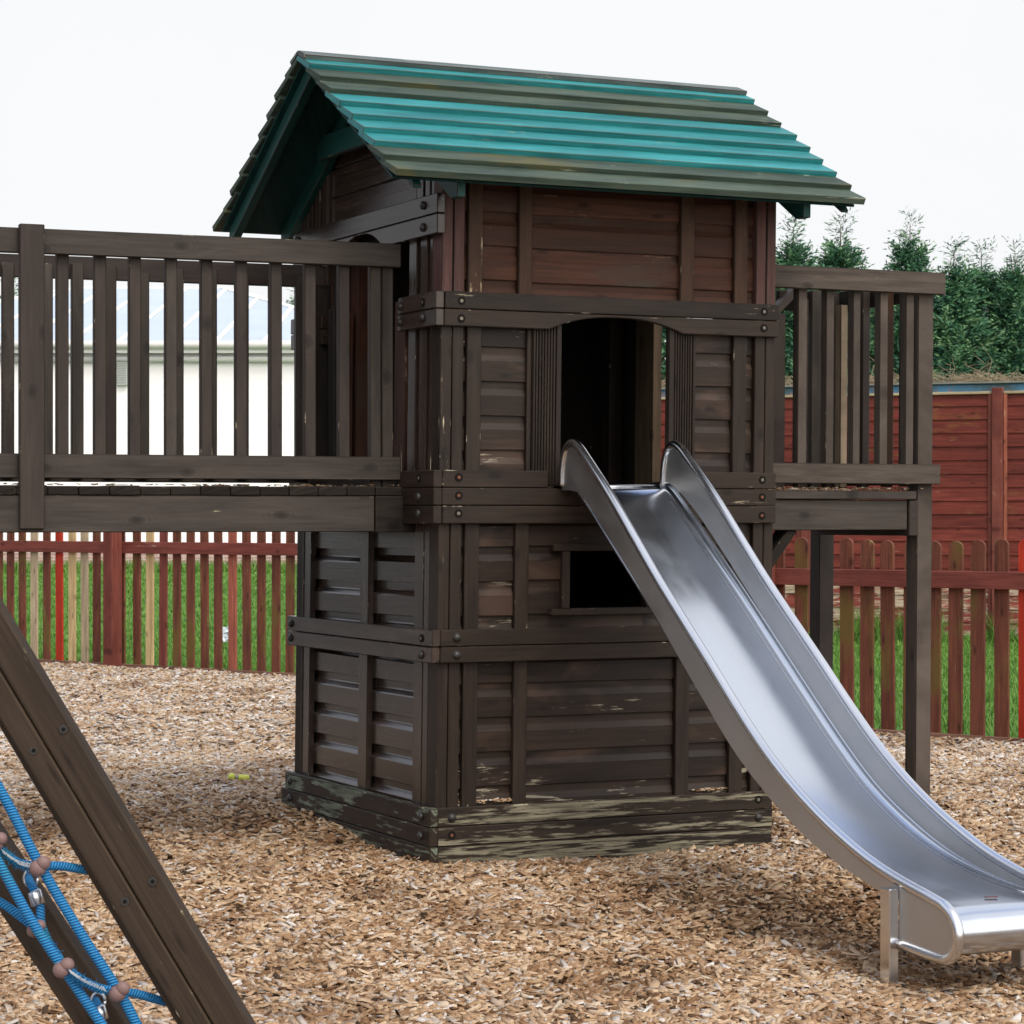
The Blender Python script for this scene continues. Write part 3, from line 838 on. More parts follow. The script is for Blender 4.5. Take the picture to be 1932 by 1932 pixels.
while u < .02:
    w_ = .142
    b.box(u, u + w_ - .004, -.025 + random.uniform(-.006, .006), 1.16, 1.699, 1.742 + random.uniform(-.003, .002), 'y'); u += w_
bpart('deck_boards', b, 'deck')
for z0, z1 in ((2.788, 2.901), (1.774, 1.885)):
    b = MB(); b.box(BL, .05, 1.15, 1.19, z0, z1, 'x'); bpart('rail', b, 'bridge_red')
for px in (15, 88, 146, 208, 270, 335, 398, 458, 518, 568):
    u = bu(px, 1.12); b = MB(); b.box(u - .030, u + .030, 1.108, 1.148, 1.79, 2.845 + random.uniform(-.02, .02), 'z')
    bpart('baluster', b, random.choice(('bridge', 'bridge_red')))
u = bu(590, 1.1); b = MB(); b.box(u - .02, u + .10, 1.10, 1.19, 1.55, 2.80, 'z'); bpart('post', b, 'deck')
u = bu(640, .95); b = MB(); b.box(u - .045, u + .02, .90, 1.0, 1.55, 2.66, 'z'); bpart('post', b, 'deck')
u = -3.0; b = MB(); b.box(u - .05, u + .05, .10, .20, -.25, 1.70, 'z'); bpart('post', b); b = MB(); b.box(u - .05, u + .05, 1.0, 1.1, -.25, 1.70, 'z'); bpart('post', b)

# ------------------------------------------------------------------ PLATFORM (right)
PL = empty('viewing_platform', hut_world(2.4, .9, 0), HYAW)
tag(PL, 'raised timber platform with slatted railings on posts at the right side of the playhouse', 'platform')
def P2(u): return u - 2.4
def pbox(name, u0, u1, v0, v1, z0, z1, along, mat='bridge', label=None, bevel=.004):
    b = MB(.008 if along == 'z' else .008)
    b.box(u0 - 2.4, u1 - 2.4, v0 - .9, v1 - .9, z0, z1, along)
    o = b.build(name, [M[mat], M['edge']], PL, bevel=bevel)
    if label: o['label'] = label
    return o
V0 = .30
pbox('rail', 1.855, 3.045, V0, V0 + .04, 2.765, 2.880, 'x', 'bridge_light'); pbox('rail', 1.85, 3.020, V0, V0 + .04, 1.770, 1.874, 'x', 'bridge_light')
for a, b_ in ((2.175, 2.230), (2.344, 2.393), (2.508, 2.554), (2.672, 2.724), (2.835, 2.886)):
    pbox('baluster', a - .008, b_ - .008, V0 + .043, V0 + .096, 1.80, 2.84, 'z', 'bridge_light')
pbox('baluster', 1.86, 1.90, V0 + .043, V0 + .085, 1.76, 2.84, 'z')
pbox('post', 2.905, 3.000, V0 + .045, V0 + .145, -.3, 2.80, 'z', 'bridge_light', label='tall front post carrying the platform corner')
pbox('deck_board', 1.86, 2.885, V0 + .02, V0 + .06, 1.690, 1.735, 'x')
b = MB(.008); v = V0 + .065
while v < 1.25:
    b.box(1.86 - 2.4, 2.98 - 2.4, v - .9, v + .138 - .9, 1.695, 1.735, 'x'); v += .142
b.build('deck_boards', [M['deck'], M['edge']], PL, bevel=.003)
pbox('beam', 1.86, 2.84, V0 + .04, V0 + .09, 1.531, 1.688, 'x'); pbox('beam', 1.86, 2.84, 1.20, 1.25, 1.531, 1.688, 'x')
pbox('beam', 2.845, 2.903, V0 + .03, 1.27, 1.50, 1.688, 'y', 'bridge_red')
# back and end rails, with a climbing gap next to the playhouse
VB = 1.19
for z0, z1 in ((2.74, 2.85), (1.770, 1.874)):
    pbox('rail', 2.60, 2.99, VB + .044, VB + .084, z0, z1, 'x', 'deck')
    pbox('rail', 2.955, 2.995, V0 + .15, VB, z0, z1, 'y', 'deck')
pbox('post', 2.52, 2.60, VB - .02, VB + .06, 1.55, 2.715, 'z', 'bridge_red')
for u, z1, mt in ((2.69, 2.80, 'bridge_red'), (2.775, 2.85, 'bridge'), (2.875, 2.83, 'bridge_red')):
    pbox('baluster', u, u + .065, VB - .01, VB + .043, 1.76, z1, 'z', mt)
for v, z1, mt, lab in ((1.09, 2.77, 'bare_tan', 'unpainted tan baluster'), (.87, 2.84, 'bridge_red', None), (.64, 2.83, 'batten_red', 'warm brown baluster'), (.47, 2.80, 'bridge', None)):
    pbox('baluster', 2.905, 2.952, v, v + .055, 1.76, z1, 'z', mt, lab)
pbox('post', 2.895, 2.99, VB + .086, VB + .186, -.3, 1.69, 'z', 'bridge_red')
b = MB(); b.bar((1.86 - 2.4, 1.0 - .9, 1.16), (2.20 - 2.4, 1.0 - .9, 1.56), .09, .05, (0, 1, 0)); b.build('brace', [M['deck'], M['edge']], PL, bevel=.003)
b = MB(); b.bar((1.86 - 2.4, .42 - .9, 1.16), (2.16 - 2.4, .42 - .9, 1.54), .12, .05, (0, 1, 0)); b.build('brace', [M['deck'], M['edge']], PL, bevel=.003)
b = MB(); b.bar((2.53 - 2.4, VB + .02 - .9, 2.70), (2.70 - 2.4, VB + .02 - .9, 2.86), .08, .04, (0, 1, 0)); b.build('brace', [M['bridge_red'], M['edge']], PL, bevel=.003)

# ------------------------------------------------------------------ SLIDE
m, nt, b = new_mat('brushed_stainless')
nz = noise(nt, uvmap(nt, 1.2, 170), 1, 5, .7)
nz2 = noise(nt, uvmap(nt, 2.2, 3.5), 1, 4, .6, .6)
b.inputs['Metallic'].default_value = 1
L(nt, mixc(nt, nz2, (.54, .57, .62), (.62, .645, .69)), b.inputs['Base Color'])
L(nt, math_(nt, 'ADD', maprange(nt, nz2, .3, .7, .16, .25), maprange(nt, nz, .35, .72, -.02, .035)), b.inputs['Roughness'])
bp = N(nt, 'ShaderNodeBump'); bp.inputs['Strength'].default_value = .05; bp.inputs['Distance'].default_value = .01
big = noise(nt, uvmap(nt, 3.2, 3.0), 1, 2, .4)
L(nt, big, bp.inputs['Height']); L(nt, bp.outputs[0], b.inputs['Normal'])
M['steel'] = m
m, nt, b = new_mat('polished_stainless')
nz2 = noise(nt, uvmap(nt, 5, 9), 1, 4, .6)
b.inputs['Metallic'].default_value = 1; b.inputs['Base Color'].default_value = (.66, .66, .67, 1)
L(nt, maprange(nt, nz2, .3, .7, .16, .26), b.inputs['Roughness'])
M['polish'] = m
m, nt, b = new_mat('matt_side_stainless')
nz2 = noise(nt, uvmap(nt, 3, 6), 1, 5, .6)
b.inputs['Metallic'].default_value = 1
L(nt, mixc(nt, nz2, (.46, .455, .45), (.56, .555, .55)), b.inputs['Base Color'])
L(nt, maprange(nt, nz2, .3, .7, .38, .5), b.inputs['Roughness'])
M['sidesteel'] = m

SLD = empty('slide', hut_world(.92, 0, 0), HYAW)
tag(SLD, 'shiny stainless steel playground slide sloping down from the playhouse doorway', 'slide')
def catmull(pts, n=6):
    out = []
    for i in range(len(pts) - 1):
        p0, p1, p2, p3 = pts[max(i - 1, 0)], pts[i], pts[i + 1], pts[min(i + 2, len(pts) - 1)]
        for k in range(n):
            t = k / n
            out.append(tuple(.5 * (2 * p1[d] + (p2[d] - p0[d]) * t + (2 * p0[d] - 5 * p1[d] + 4 * p2[d] - p3[d]) * t * t + (3 * p1[d] - p0[d] - 3 * p2[d] + p3[d]) * t ** 3) for d in range(len(p1))))
    out.append(tuple(pts[-1])); return out
rim_k = [(.020, 1.745), (.030, 1.84), (.060, 1.915), (.118, 1.945), (.185, 1.925), (.27, 1.868), (.514, 1.690), (.744, 1.500), (.965, 1.318), (1.202, 1.138), (1.431, .966), (1.65, .798), (1.862, .648), (2.066, .527), (2.263, .430), (2.453, .352), (2.637, .290), (2.815, .246), (3.02, .208), (3.11, .190)]
rim = catmull(rim_k, 5)
d_end = catmull([(3.11, .190), (3.165, .160), (3.196, .105), (3.185, .040), (3.135, .000), (3.05, -.004), (2.83, .010)], 5)
low_k = [(.194, 1.715), (.40, 1.585), (.769, 1.300), (1.34, .842), (1.693, .580), (2.106, .364), (2.40, .262), (2.70, .190), (2.83, .178)]
low = catmull(low_k, 6)
U0, U1 = -.272, .272       # wall planes relative to the slide axis
def sp(u, p): return (u, -p[0], p[1])
for u in (U0, U1):
    b = MB()
    poly = [(-o_, z_) for o_, z_ in rim + d_end[1:]] + [(-2.83, .178)] + [(-o_, z_) for o_, z_ in reversed(low[:-1])] + [(-.10, 1.725), (-.02, 1.725)]
    b.prism(poly, 'yz', u - .006, u + .006, 0, ang=slope)
    b.build('side_panel', M['sidesteel'], SLD)
    b = MB(); b.tube([sp(u, p) for p in rim + d_end[1:]], .0215, 14)
    b.build('rim', M['polish'], SLD, smooth=True)
# bed: swept channel with rounded corners
bedp = catmull([(-.10, 1.733), (.02, 1.735), (.10, 1.722), (.20, 1.660), (.34, 1.560), (.55, 1.405), (.80, 1.222), (1.05, 1.032), (1.34, .812), (1.60, .620), (1.83, .470), (2.06, .358), (2.28, .280), (2.50, .228), (2.75, .194), (3.0, .178), (3.10, .170), (3.155, .145), (3.180, .100), (3.170, .045), (3.125, .008), (3.04, .002)], 6)
nrm2 = []
for i in range(len(bedp)):
    a_, b2 = bedp[max(i - 1, 0)], bedp[min(i + 1, len(bedp) - 1)]
    d_ = Vector((b2[0] - a_[0], b2[1] - a_[1])).normalized()
    nrm2.append(Vector((-d_.y, d_.x)))
b = MB(); vs, uvs, run = [], [], 0
R_ = .032
for i, p in enumerate(bedp):
    if i: run += math.hypot(p[0] - bedp[i - 1][0], p[1] - bedp[i - 1][1])
    f = min(1, max(0, (3.0 - p[0]) / .9)) if p[0] < 3.02 and i < 110 else 0
    rr = R_ * f + .001
    sec = []
    for k in range(7):
        t = PI / 2 * k / 6
        sec.append((U0 + .007 + rr - rr * math.cos(t), rr - rr * math.sin(t)))
    sec = [(U0 + .007, rr)] + sec[1:]
    sec += [(U0 + .12, 0), (0, 0), (U1 - .12, 0)] + [(-x_, h_) for x_, h_ in reversed(sec[:7])]
    for x_, h_ in sec:
        q = Vector(p) + nrm2[i] * h_
        vs.append((x_, -q.x, q.y)); uvs.append((run, x_))
ns = len(sec); fs, fu = [], []
for i in range(len(bedp) - 1):
    for k in range(ns - 1):
        f = (i * ns + k, i * ns + k + 1, (i + 1) * ns + k + 1, (i + 1) * ns + k)
        fs.append(tuple(reversed(f))); fu += [uvs[j] for j in reversed(f)]
b._add(vs, fs, fu, 0)
o = b.build('bed', M['steel'], SLD, smooth=True)
sol = o.modifiers.new('thick', 'SOLIDIFY'); sol.thickness = .004; sol.offset = -1
# weld line along the right side of the bed
b = MB(); 
weld = [(U1 - .052, -(p[0] + nrm2[i].x * .002), p[1] + nrm2[i].y * .002) for i, p in enumerate(bedp) if .15 < p[0] < 2.95 and i < 100]
b.tube(weld, .0022, 6); b.build('weld_seam', M['polish'], SLD, smooth=True)
# entry lip
b = MB(); b.tube([(U0 + .02, .03, 1.742), (0, .03, 1.742), (U1 - .02, .03, 1.742)], .012, 10); b.build('entry_lip', M['polish'], SLD, smooth=True)
# feet
for u, sgn in ((U0 - .012, -1), (U1 + .012, 1)):
    b = MB(); b.box(min(u - .006 * sgn, u + .036 * sgn), max(u - .006 * sgn, u + .036 * sgn), -2.83, -2.765, -.40, .215, 'z')
    b.build('leg', [M['polish'], M['polish']], SLD, bevel=.004)

# ------------------------------------------------------------------ CLIMBING FRAME (left foreground)
CF = empty('climbing_frame', ray(430, 1990, 7.0).xy.to_3d(), 0)
tag(CF, 'leaning pair of dark brown timber beams of a climbing frame in the left foreground', 'climbing frame')
c0 = CF.location.copy()
def cw(px, py, Y): return ray(px, py, Y) - c0
def beam(pa, pb, Y, dz, n_tilt, boards, name='beam'):
    """pa, pb: image points of the left edge at both ends; boards: list of (offset, width, inset)"""
    a, b_ = cw(*pa, Y + dz), cw(*pb, Y)
    d = (b_ - a).normalized()
    a = a - d * .9; b_ = b_ + d * .55
    side = Vector((d.z, n_tilt, -d.x)); side = (side - d * side.dot(d)).normalized()
    if side.x < 0: side = -side
    nn = d.cross(side)
    if nn.y > 0: nn = -nn
    for (o0, w_, ins, th) in boards:
        mb = MB()
        mid = side * (o0 + w_ / 2) - nn * (ins + th / 2)
        mb.bar(a + mid, b_ + mid, w_, th, side)
        mb.build(name, [M['beam'], M['beam_edge']], CF, bevel=.006, seg=2)
    return a, b_, d, side, nn
A1 = beam((0, 1384), (327, 1932), 7.0, .05, 0.0, [(.000, .018, .035, .06), (.0195, .070, .0, .09), (.0925, .088, .002, .09)])
A2 = beam((0, 1723), (138, 1932), 7.15, .02, 0.0, [(.000, .060, .004, .09), (.063, .062, .0, .09)])
# screws on beam one
def on_beam(A, px, py, off=.001):
    """point of the beam's front plane under an image position"""
    a, b_, d, side, nn = A
    r0 = Vector((0, 0, EYE)) - c0; rd = (ray(px, py, 1.0) - Vector((0, 0, EYE)))
    t = (a - r0).dot(nn) / rd.dot(nn)
    return r0 + rd * t + nn * off
for px, py in ((120, 1376), (64, 1416), (288, 1663), (236, 1701)):
    mb = MB(); q = on_beam(A1, px, py, .0)
    mb.disc(q, A1[4], .0115, .003, 16, 0); mb.disc(q + A1[4] * .003, A1[4], .006, .0012, 10, 1)
    mb.build('screw', [M['bolt'], M['hole']], CF)

# rope net: a thing of its own, hung between the beams
m, nt, b = new_mat('blue_rope')
uv = N(nt, 'ShaderNodeUVMap', uv_map='UVMap')
sx = N(nt, 'ShaderNodeSeparateXYZ'); L(nt, uv.outputs[0], sx.inputs[0])
ph_ = math_(nt, 'ADD', math_(nt, 'MULTIPLY', sx.outputs[0], 2 * PI * 120), math_(nt, 'MULTIPLY', sx.outputs[1], 2 * PI * 3))
st_ = maprange(nt, math_(nt, 'SINE', ph_), -1, .6)
tc = N(nt, 'ShaderNodeTexCoord'); fz = noise(nt, tc.outputs['Object'], 7, 4, .6)
c = mixc(nt, st_, (.006, .075, .20), (.028, .225, .50))
c = mixc(nt, maprange(nt, fz, .55, .7, 0, .6), c, mixc(nt, st_, (.01, .10, .16), (.035, .27, .34)))
L(nt, c, b.inputs['Base Color']); b.inputs['Roughness'].default_value = .65; b.inputs['Specular IOR Level'].default_value = .25
bp = N(nt, 'ShaderNodeBump'); bp.inputs['Strength'].default_value = .9; bp.inputs['Distance'].default_value = .004
L(nt, st_, bp.inputs['Height']); L(nt, bp.outputs[0], b.inputs['Normal'])
M['rope'] = m
M['clamp'] = plain('dusty_pink_clamp', (.18, .108, .10), .55, .35, 0, 30, .25)
M['alu'] = plain('aluminium_ferrule', (.62, .62, .63), .3, .5, 1.0)
M['strand'] = plain('bare_wire_strand', (.34, .36, .38), .5, .5, .4)
NET = empty('rope_net', c0.copy(), 0)
tag(NET, 'blue rope climbing net with pinkish knuckle clamps slung between the leaning beams', 'rope net')
def Q(px, py, Y): return ray(px, py, Y) - c0
YA, YB = 7.02, 7.0
ropeA = [(-90, 1345, YA), (0, 1490, YA), (75, 1632, YA), (150, 1757, YA), (225, 1872, YA), (265, 1945, YA), (330, 2060, YA)]
ropeB = [(-60, 1525, YB), (0, 1632, YB), (60, 1738, YB), (120, 1828, YB), (200, 1945, YB), (270, 2050, YB)]
def rope(pts, r=.0142, name='rope', n=14):
    mb = MB(); mb.tube(catmull([tuple(Q(*p)) for p in pts], 7), r, n); o = mb.build(name, M['rope'], NET, smooth=True); return o
rope(ropeA); rope(ropeB)
rope([(-30, 1585, 7.04), (5, 1607, 7.03), (35, 1628, 7.02), (75, 1634, 7.02), (115, 1634, 7.05), (160, 1641, 7.09), (200, 1646, 7.12)], .0125)
rope([(52, 1655, 7.13), (60, 1672, 7.09), (70, 1690, 7.07), (76, 1712, 7.06), (78, 1745, 7.05), (92, 1778, 7.045), (108, 1802, 7.03), (120, 1822, 7.0), (150, 1846, 6.99), (185, 1864, 7.0), (225, 1870, 7.02), (262, 1876, 7.05), (300, 1887, 7.09), (330, 1893, 7.12)], .0125)
rope([(-20, 1690, 7.06), (20, 1715, 7.05), (62, 1748, 7.04)], .0125)
rope([(180, 1888, 7.13), (186, 1902, 7.09), (190, 1930, 7.07), (196, 1965, 7.06), (215, 2000, 7.03)], .0125)
for (x, y, Y, s_) in ((75, 1634, 7.0, 1), (68, 1752, 7.03, .85), (120, 1826, 6.985, 1), (225, 1871, 7.0, 1), (-5, 1588, 7.0, .9)):
    mb = MB(); q = Q(x, y, Y)
    mb.ball(q + Vector((-.006, .002, -.006)), .0245 * s_, 18, 12, 0, (1, .9, .95))
    mb.ball(q + Vector((.010, -.002, .009)), .0205 * s_, 18, 12, 0, (1, .9, .95))
    o = mb.build('clamp', M['clamp'], NET, smooth=True)
for (x, y, Y) in ((68, 1694, 7.06), (189, 1912, 7.06)):
    mb = MB(); q = Q(x, y, Y)
    mb.tube([q + Vector((-.006, 0, .020)), q + Vector((-.005, 0, .018)), q + Vector((.005, 0, -.018)), q + Vector((.006, 0, -.020))], [.014, .0195, .0195, .014], 16)
    o = mb.build('ferrule', M['alu'], NET, smooth=True)
for (x, y) in ((57, 1658), (184, 1890)):
    mb = MB(); q = Q(x, y, 7.10)
    mb.tube([q + Vector((.024 * math.cos(t) * .8, .01, .024 * math.sin(t))) for t in np.linspace(0, 2 * PI, 18)], .0045, 8)
    o = mb.build('eyelet', M['alu'], NET, smooth=True)
for pts in ([(5, 1607, 7.015), (35, 1628, 7.005), (60, 1634, 7.005)], [(132, 1833, 6.98), (160, 1851, 6.98), (200, 1868, 7.0)], [(82, 1765, 7.03), (95, 1783, 7.03), (112, 1806, 7.015)]):
    mb = MB(); P_ = catmull([tuple(Q(*p)) for p in pts], 10)
    for k in range(len(P_) - 1):                     # exposed core strands and frayed fibres
        q = Vector(P_[k])
        if pts[0][0] != 82: mb.tube([q + Vector((-.004, -.009, .010)), q + Vector((.006, -.012, -.004))], .0011, 5, 1)
        for j in range(4):
            e = Vector((random.gauss(0, .5), -abs(random.gauss(0, .4)), random.gauss(-.3, .8))).normalized()
            mb.tube([q + e * .008, q + e * random.uniform(.016, .026)], [.0016, .0005], 4, 0)
    o = mb.build('frayed_fibres', [M['rope'], M['strand']], NET)

# ------------------------------------------------------------------ PICKET FENCES
def on_line(px, A, B_, off=0.0):
    d = (B_ - A).normalized(); nn = Vector((-d.y, d.x, 0))
    a = A + nn * off
    t = (px - CX) / FOC
    s_ = (a.y * t - a.x) / (d.x - t * d.y)
    return s_
def fence(name, A, B_, pickets, posts, rail_z, top, span, label, rounded=True):
    d = (B_ - A).normalized(); ang = math.atan2(d.y, d.x)
    R0 = empty(name, A, ang); tag(R0, label, 'picket fence')
    s0, s1 = span
    for z0, z1 in ((rail_z - .062, rail_z + .062), (.16, .26)):
        mb = MB()
        if z0 < .2: continue
        mb.box(s0, s1, -.055, -.012, z0, z1, 'x'); mb.build('rail', [M['red_rail'], M['red_rail']], R0, bevel=.004)
    for px, w_, mt, lab in pickets:
        s_ = px if isinstance(px, float) and abs(px) < 30 and False else on_line(px, A, B_)
        mb = MB(); t_ = top + random.uniform(-.012, .012); h_ = w_ / 2
        lean = random.uniform(-.006, .006)
        poly = [(s_ - h_ - lean, -.1), (s_ + h_ - lean, -.1), (s_ + h_ + lean, t_ - h_ * .8)]
        for k in range(1, 8):
            t = PI * k / 8; poly.append((s_ + lean + h_ * math.cos(t), t_ - h_ * .8 + h_ * .8 * math.sin(t)))
        poly.append((s_ - h_ + lean, t_ - h_ * .8))
        mb.prism(poly, 'xz', -.010, .012, 0, ang=PI / 2)
        o = mb.build('picket', [M[mt], M[mt]], R0, bevel=.003)
        if lab: o['label'] = lab
    for px, w_, ztop in posts:
        s_ = on_line(px, A, B_, -.1)
        mb = MB(); mb.box(s_ - w_ / 2, s_ + w_ / 2, -.055 - w_, -.056, -.2, ztop, 'z'); mb.build('post', [M['red_rail'], M['red_rail']], R0, bevel=.006)
    mb = MB(); mb.box(s0, s1, -.045, -.012, -.10, .045, 'x'); mb.build('edging_board', [M['gravelboard'], M['gravelboard']], R0, bevel=.004)
    return R0
sc_ = .3016
pk = []
for xc, mt, lab in tuple((-150 - 74 * k_, 'red', None) for k_ in range(1, 14)) + ((-150, 'red', None), (-75, 'red', None), (-5, 'red', None), (65, 'red', None), (140, 'red', None), (215, 'pine_grey', 'greyed unpainted picket at the far left'), (293, 'red', None), (372, 'red_new', 'freshly painted bright red picket'), (452, 'pine', 'bare pine picket beside the bright red one'), (530, 'pine_grey', None), (605, 'red', None), (760, 'red', None), (857, 'red', None), (938, 'pine', 'bare pine picket right of the post'), (1022, 'red_rail', None), (1107, 'red', None), (1193, 'red', None), (1280, 'red', None), (1365, 'red', None), (1455, 'salmon', 'faded salmon red picket'), (1543, 'red', None), (1635, 'red', None), (1727, 'red', None), (1815, 'red', None), (1905, 'red', None), (1995, 'red', None), (2090, 'red', None), (2185, 'red', None)):
    pk.append((xc * sc_, .112, mt, lab))
fence('picket_fence', FL_A, FL_B, pk, [(216, .145, 1.58)], 1.275, 1.60, (-3.2, 6.8), 'red picket fence with a few bare pine pickets, behind the footbridge')
pr = []
for x, mt, lab in tuple((1424 - 42 * k_, 'red', None) for k_ in range(1, 15)) + ((1424, 'red', None), (1468, 'red', None), (1512, 'red', None), (1555, 'red', None), (1598, 'red', None), (1636, 'red', None), (1675, 'red', None), (1718, 'red', None), (1762, 'red', None), (1803, 'red', None), (1845, 'red', None), (1890, 'red', None), (1936, 'red_new', 'freshly painted bright red picket at the right edge'), (1982, 'red', None), (2030, 'red', None)):
    pr.append((x, .115, mt, lab))
fence('picket_fence', FR_C, FR_D, pr, [(1445, .12, 1.45)], 1.150, 1.435, (-4.6, 3.2), 'mossy red round topped picket fence behind the slide')

# ------------------------------------------------------------------ TALL PANEL FENCE
PF_A, PF_B = Vector((4.15 - .0, 33.6, 0)), Vector((6.7, 32.6, 0))
dp = (PF_B - PF_A).normalized(); ap = math.atan2(dp.y, dp.x)
PFO = empty('panel_fence', PF_A, ap); tag(PFO, 'tall dark red overlap panel fence in front of the conifers', 'panel fence')
sp_ = [on_line(x, PF_A, PF_B, -.05) for x in (1160, 1521, 1882, 2243)]
for i, s_ in enumerate(sp_):
    mb = MB(); mb.box(s_ - .07, s_ + .07, -.09, .05, -.2, 3.27, 'z'); mb.build('post', [M['red_rail'], M['red_rail']], PFO, bevel=.008)
for i in range(len(sp_) - 1):
    a, b_ = sp_[i] + .075, sp_[i + 1] - .075
    for lo, hi, mt in ((.06, .75, 'red_panel_low'), (.75, 3.19, 'red_panel')):
        mb = MB(); z = lo if lo > .1 else .06; st = .176
        z = .06 if lo < .1 else .06 + st * 4
        zend = .06 + st * 4 if lo < .1 else 3.19
        while z < zend - .02:
            z2 = min(z + st, zend)
            tl = random.uniform(-.006, .006)
            mb.hexa(((a + b_) / 2, -.012, (z + z2) / 2), ((b_ - a) / 2, 0, tl), (0, -.008, (z2 - z) / 2 + .008) if False else (0, .010, (z2 - z) / 2 + .010), (0, .006, 0))
            z += st
        mb.build('panel', M[mt], PFO)
    for x0, x1 in ((a, a + .05), (b_ - .05, b_)):
        mb = MB(); mb.box(x0, x1, -.045, -.026, .05, 3.19, 'z'); mb.build('frame_batten', [M['salmon'] if x0 == a else M['red_rail'], M['red_rail']], PFO, bevel=.004)
    mb = MB(); mb.box(a, b_, -.05, .04, 3.192, 3.225, 'x'); mb.build('capping', [M['pine_grey'], M['pine_grey']], PFO, bevel=.004)
# corrugated flat roof / container edge behind the fence
m, nt, b = new_mat('faded_blue_steel')
tc = N(nt, 'ShaderNodeTexCoord'); n1 = noise(nt, tc.outputs['Object'], .9, 5, .65); n2 = noise(nt, tc.outputs['Object'], 7, 5, .7)
c = mixc(nt, maprange(nt, n1, .45, .58), (.05, .17, .27), (.05, .075, .07))
c = mixc(nt, maprange(nt, n2, .56, .68), c, (.22, .10, .08))
L(nt, c, b.inputs['Base Color']); b.inputs['Roughness'].default_value = .6
M['blue'] = m
SHD = empty('storage_container', ray(1700, 975, 36.2).xy.to_3d(), ap); tag(SHD, 'faded blue storage container behind the panel fence, only its top edge showing', 'container')
mb = MB(); mb.box(-4.5, 3.2, .0, 2.4, 0, 3.30, 'x'); mb.build('body', M['blue'], SHD)
mb = MB(); mb.box(-4.55, 3.25, -.05, 2.45, 3.303, 3.475, 'x'); mb.build('top_rail', M['blue'], SHD, bevel=.01)
mb = MB(); mb.box(-4.6, 3.3, -.09, 2.5, 3.478, 3.505, 'x'); mb.build('roof_sheet', plain('mossy_roof_felt', (.16, .17, .15), .9), SHD, bevel=.006)
# dry brush on top
m = plain('dry_twig', (.24, .19, .12), .8); M['twig'] = m
mb = MB(); hbse = SHD.location
for k in range(420):
    u = random.uniform(-4.3, 3.2); base = Vector((hbse.x + u * dp.x, hbse.y + u * dp.y + random.uniform(.0, .5), 3.50))
    tall = random.random() < .05
    h_ = random.uniform(.25, .6) if tall else random.uniform(.04, .16)
    q1 = base + Vector((random.gauss(0, .08), 0, h_ * .6)); q2 = q1 + Vector((random.gauss(0, .12), random.gauss(0, .05), h_ * .4))
    mb.tube([base, q1, q2], [.008, .006, .003], 4, 0, cap=False)
    for j in range(3):
        a = base.lerp(q2, random.uniform(.2, .9)); mb.tube([a, a + Vector((random.gauss(0, .14), random.gauss(0, .05), random.uniform(-.06, .12)))], [.005, .002], 3, 0, cap=False)
o = mb.build('dry_brush', M['twig']); tag(o, 'dry straw coloured brush lying along the container top', 'dry brush', kind='stuff')

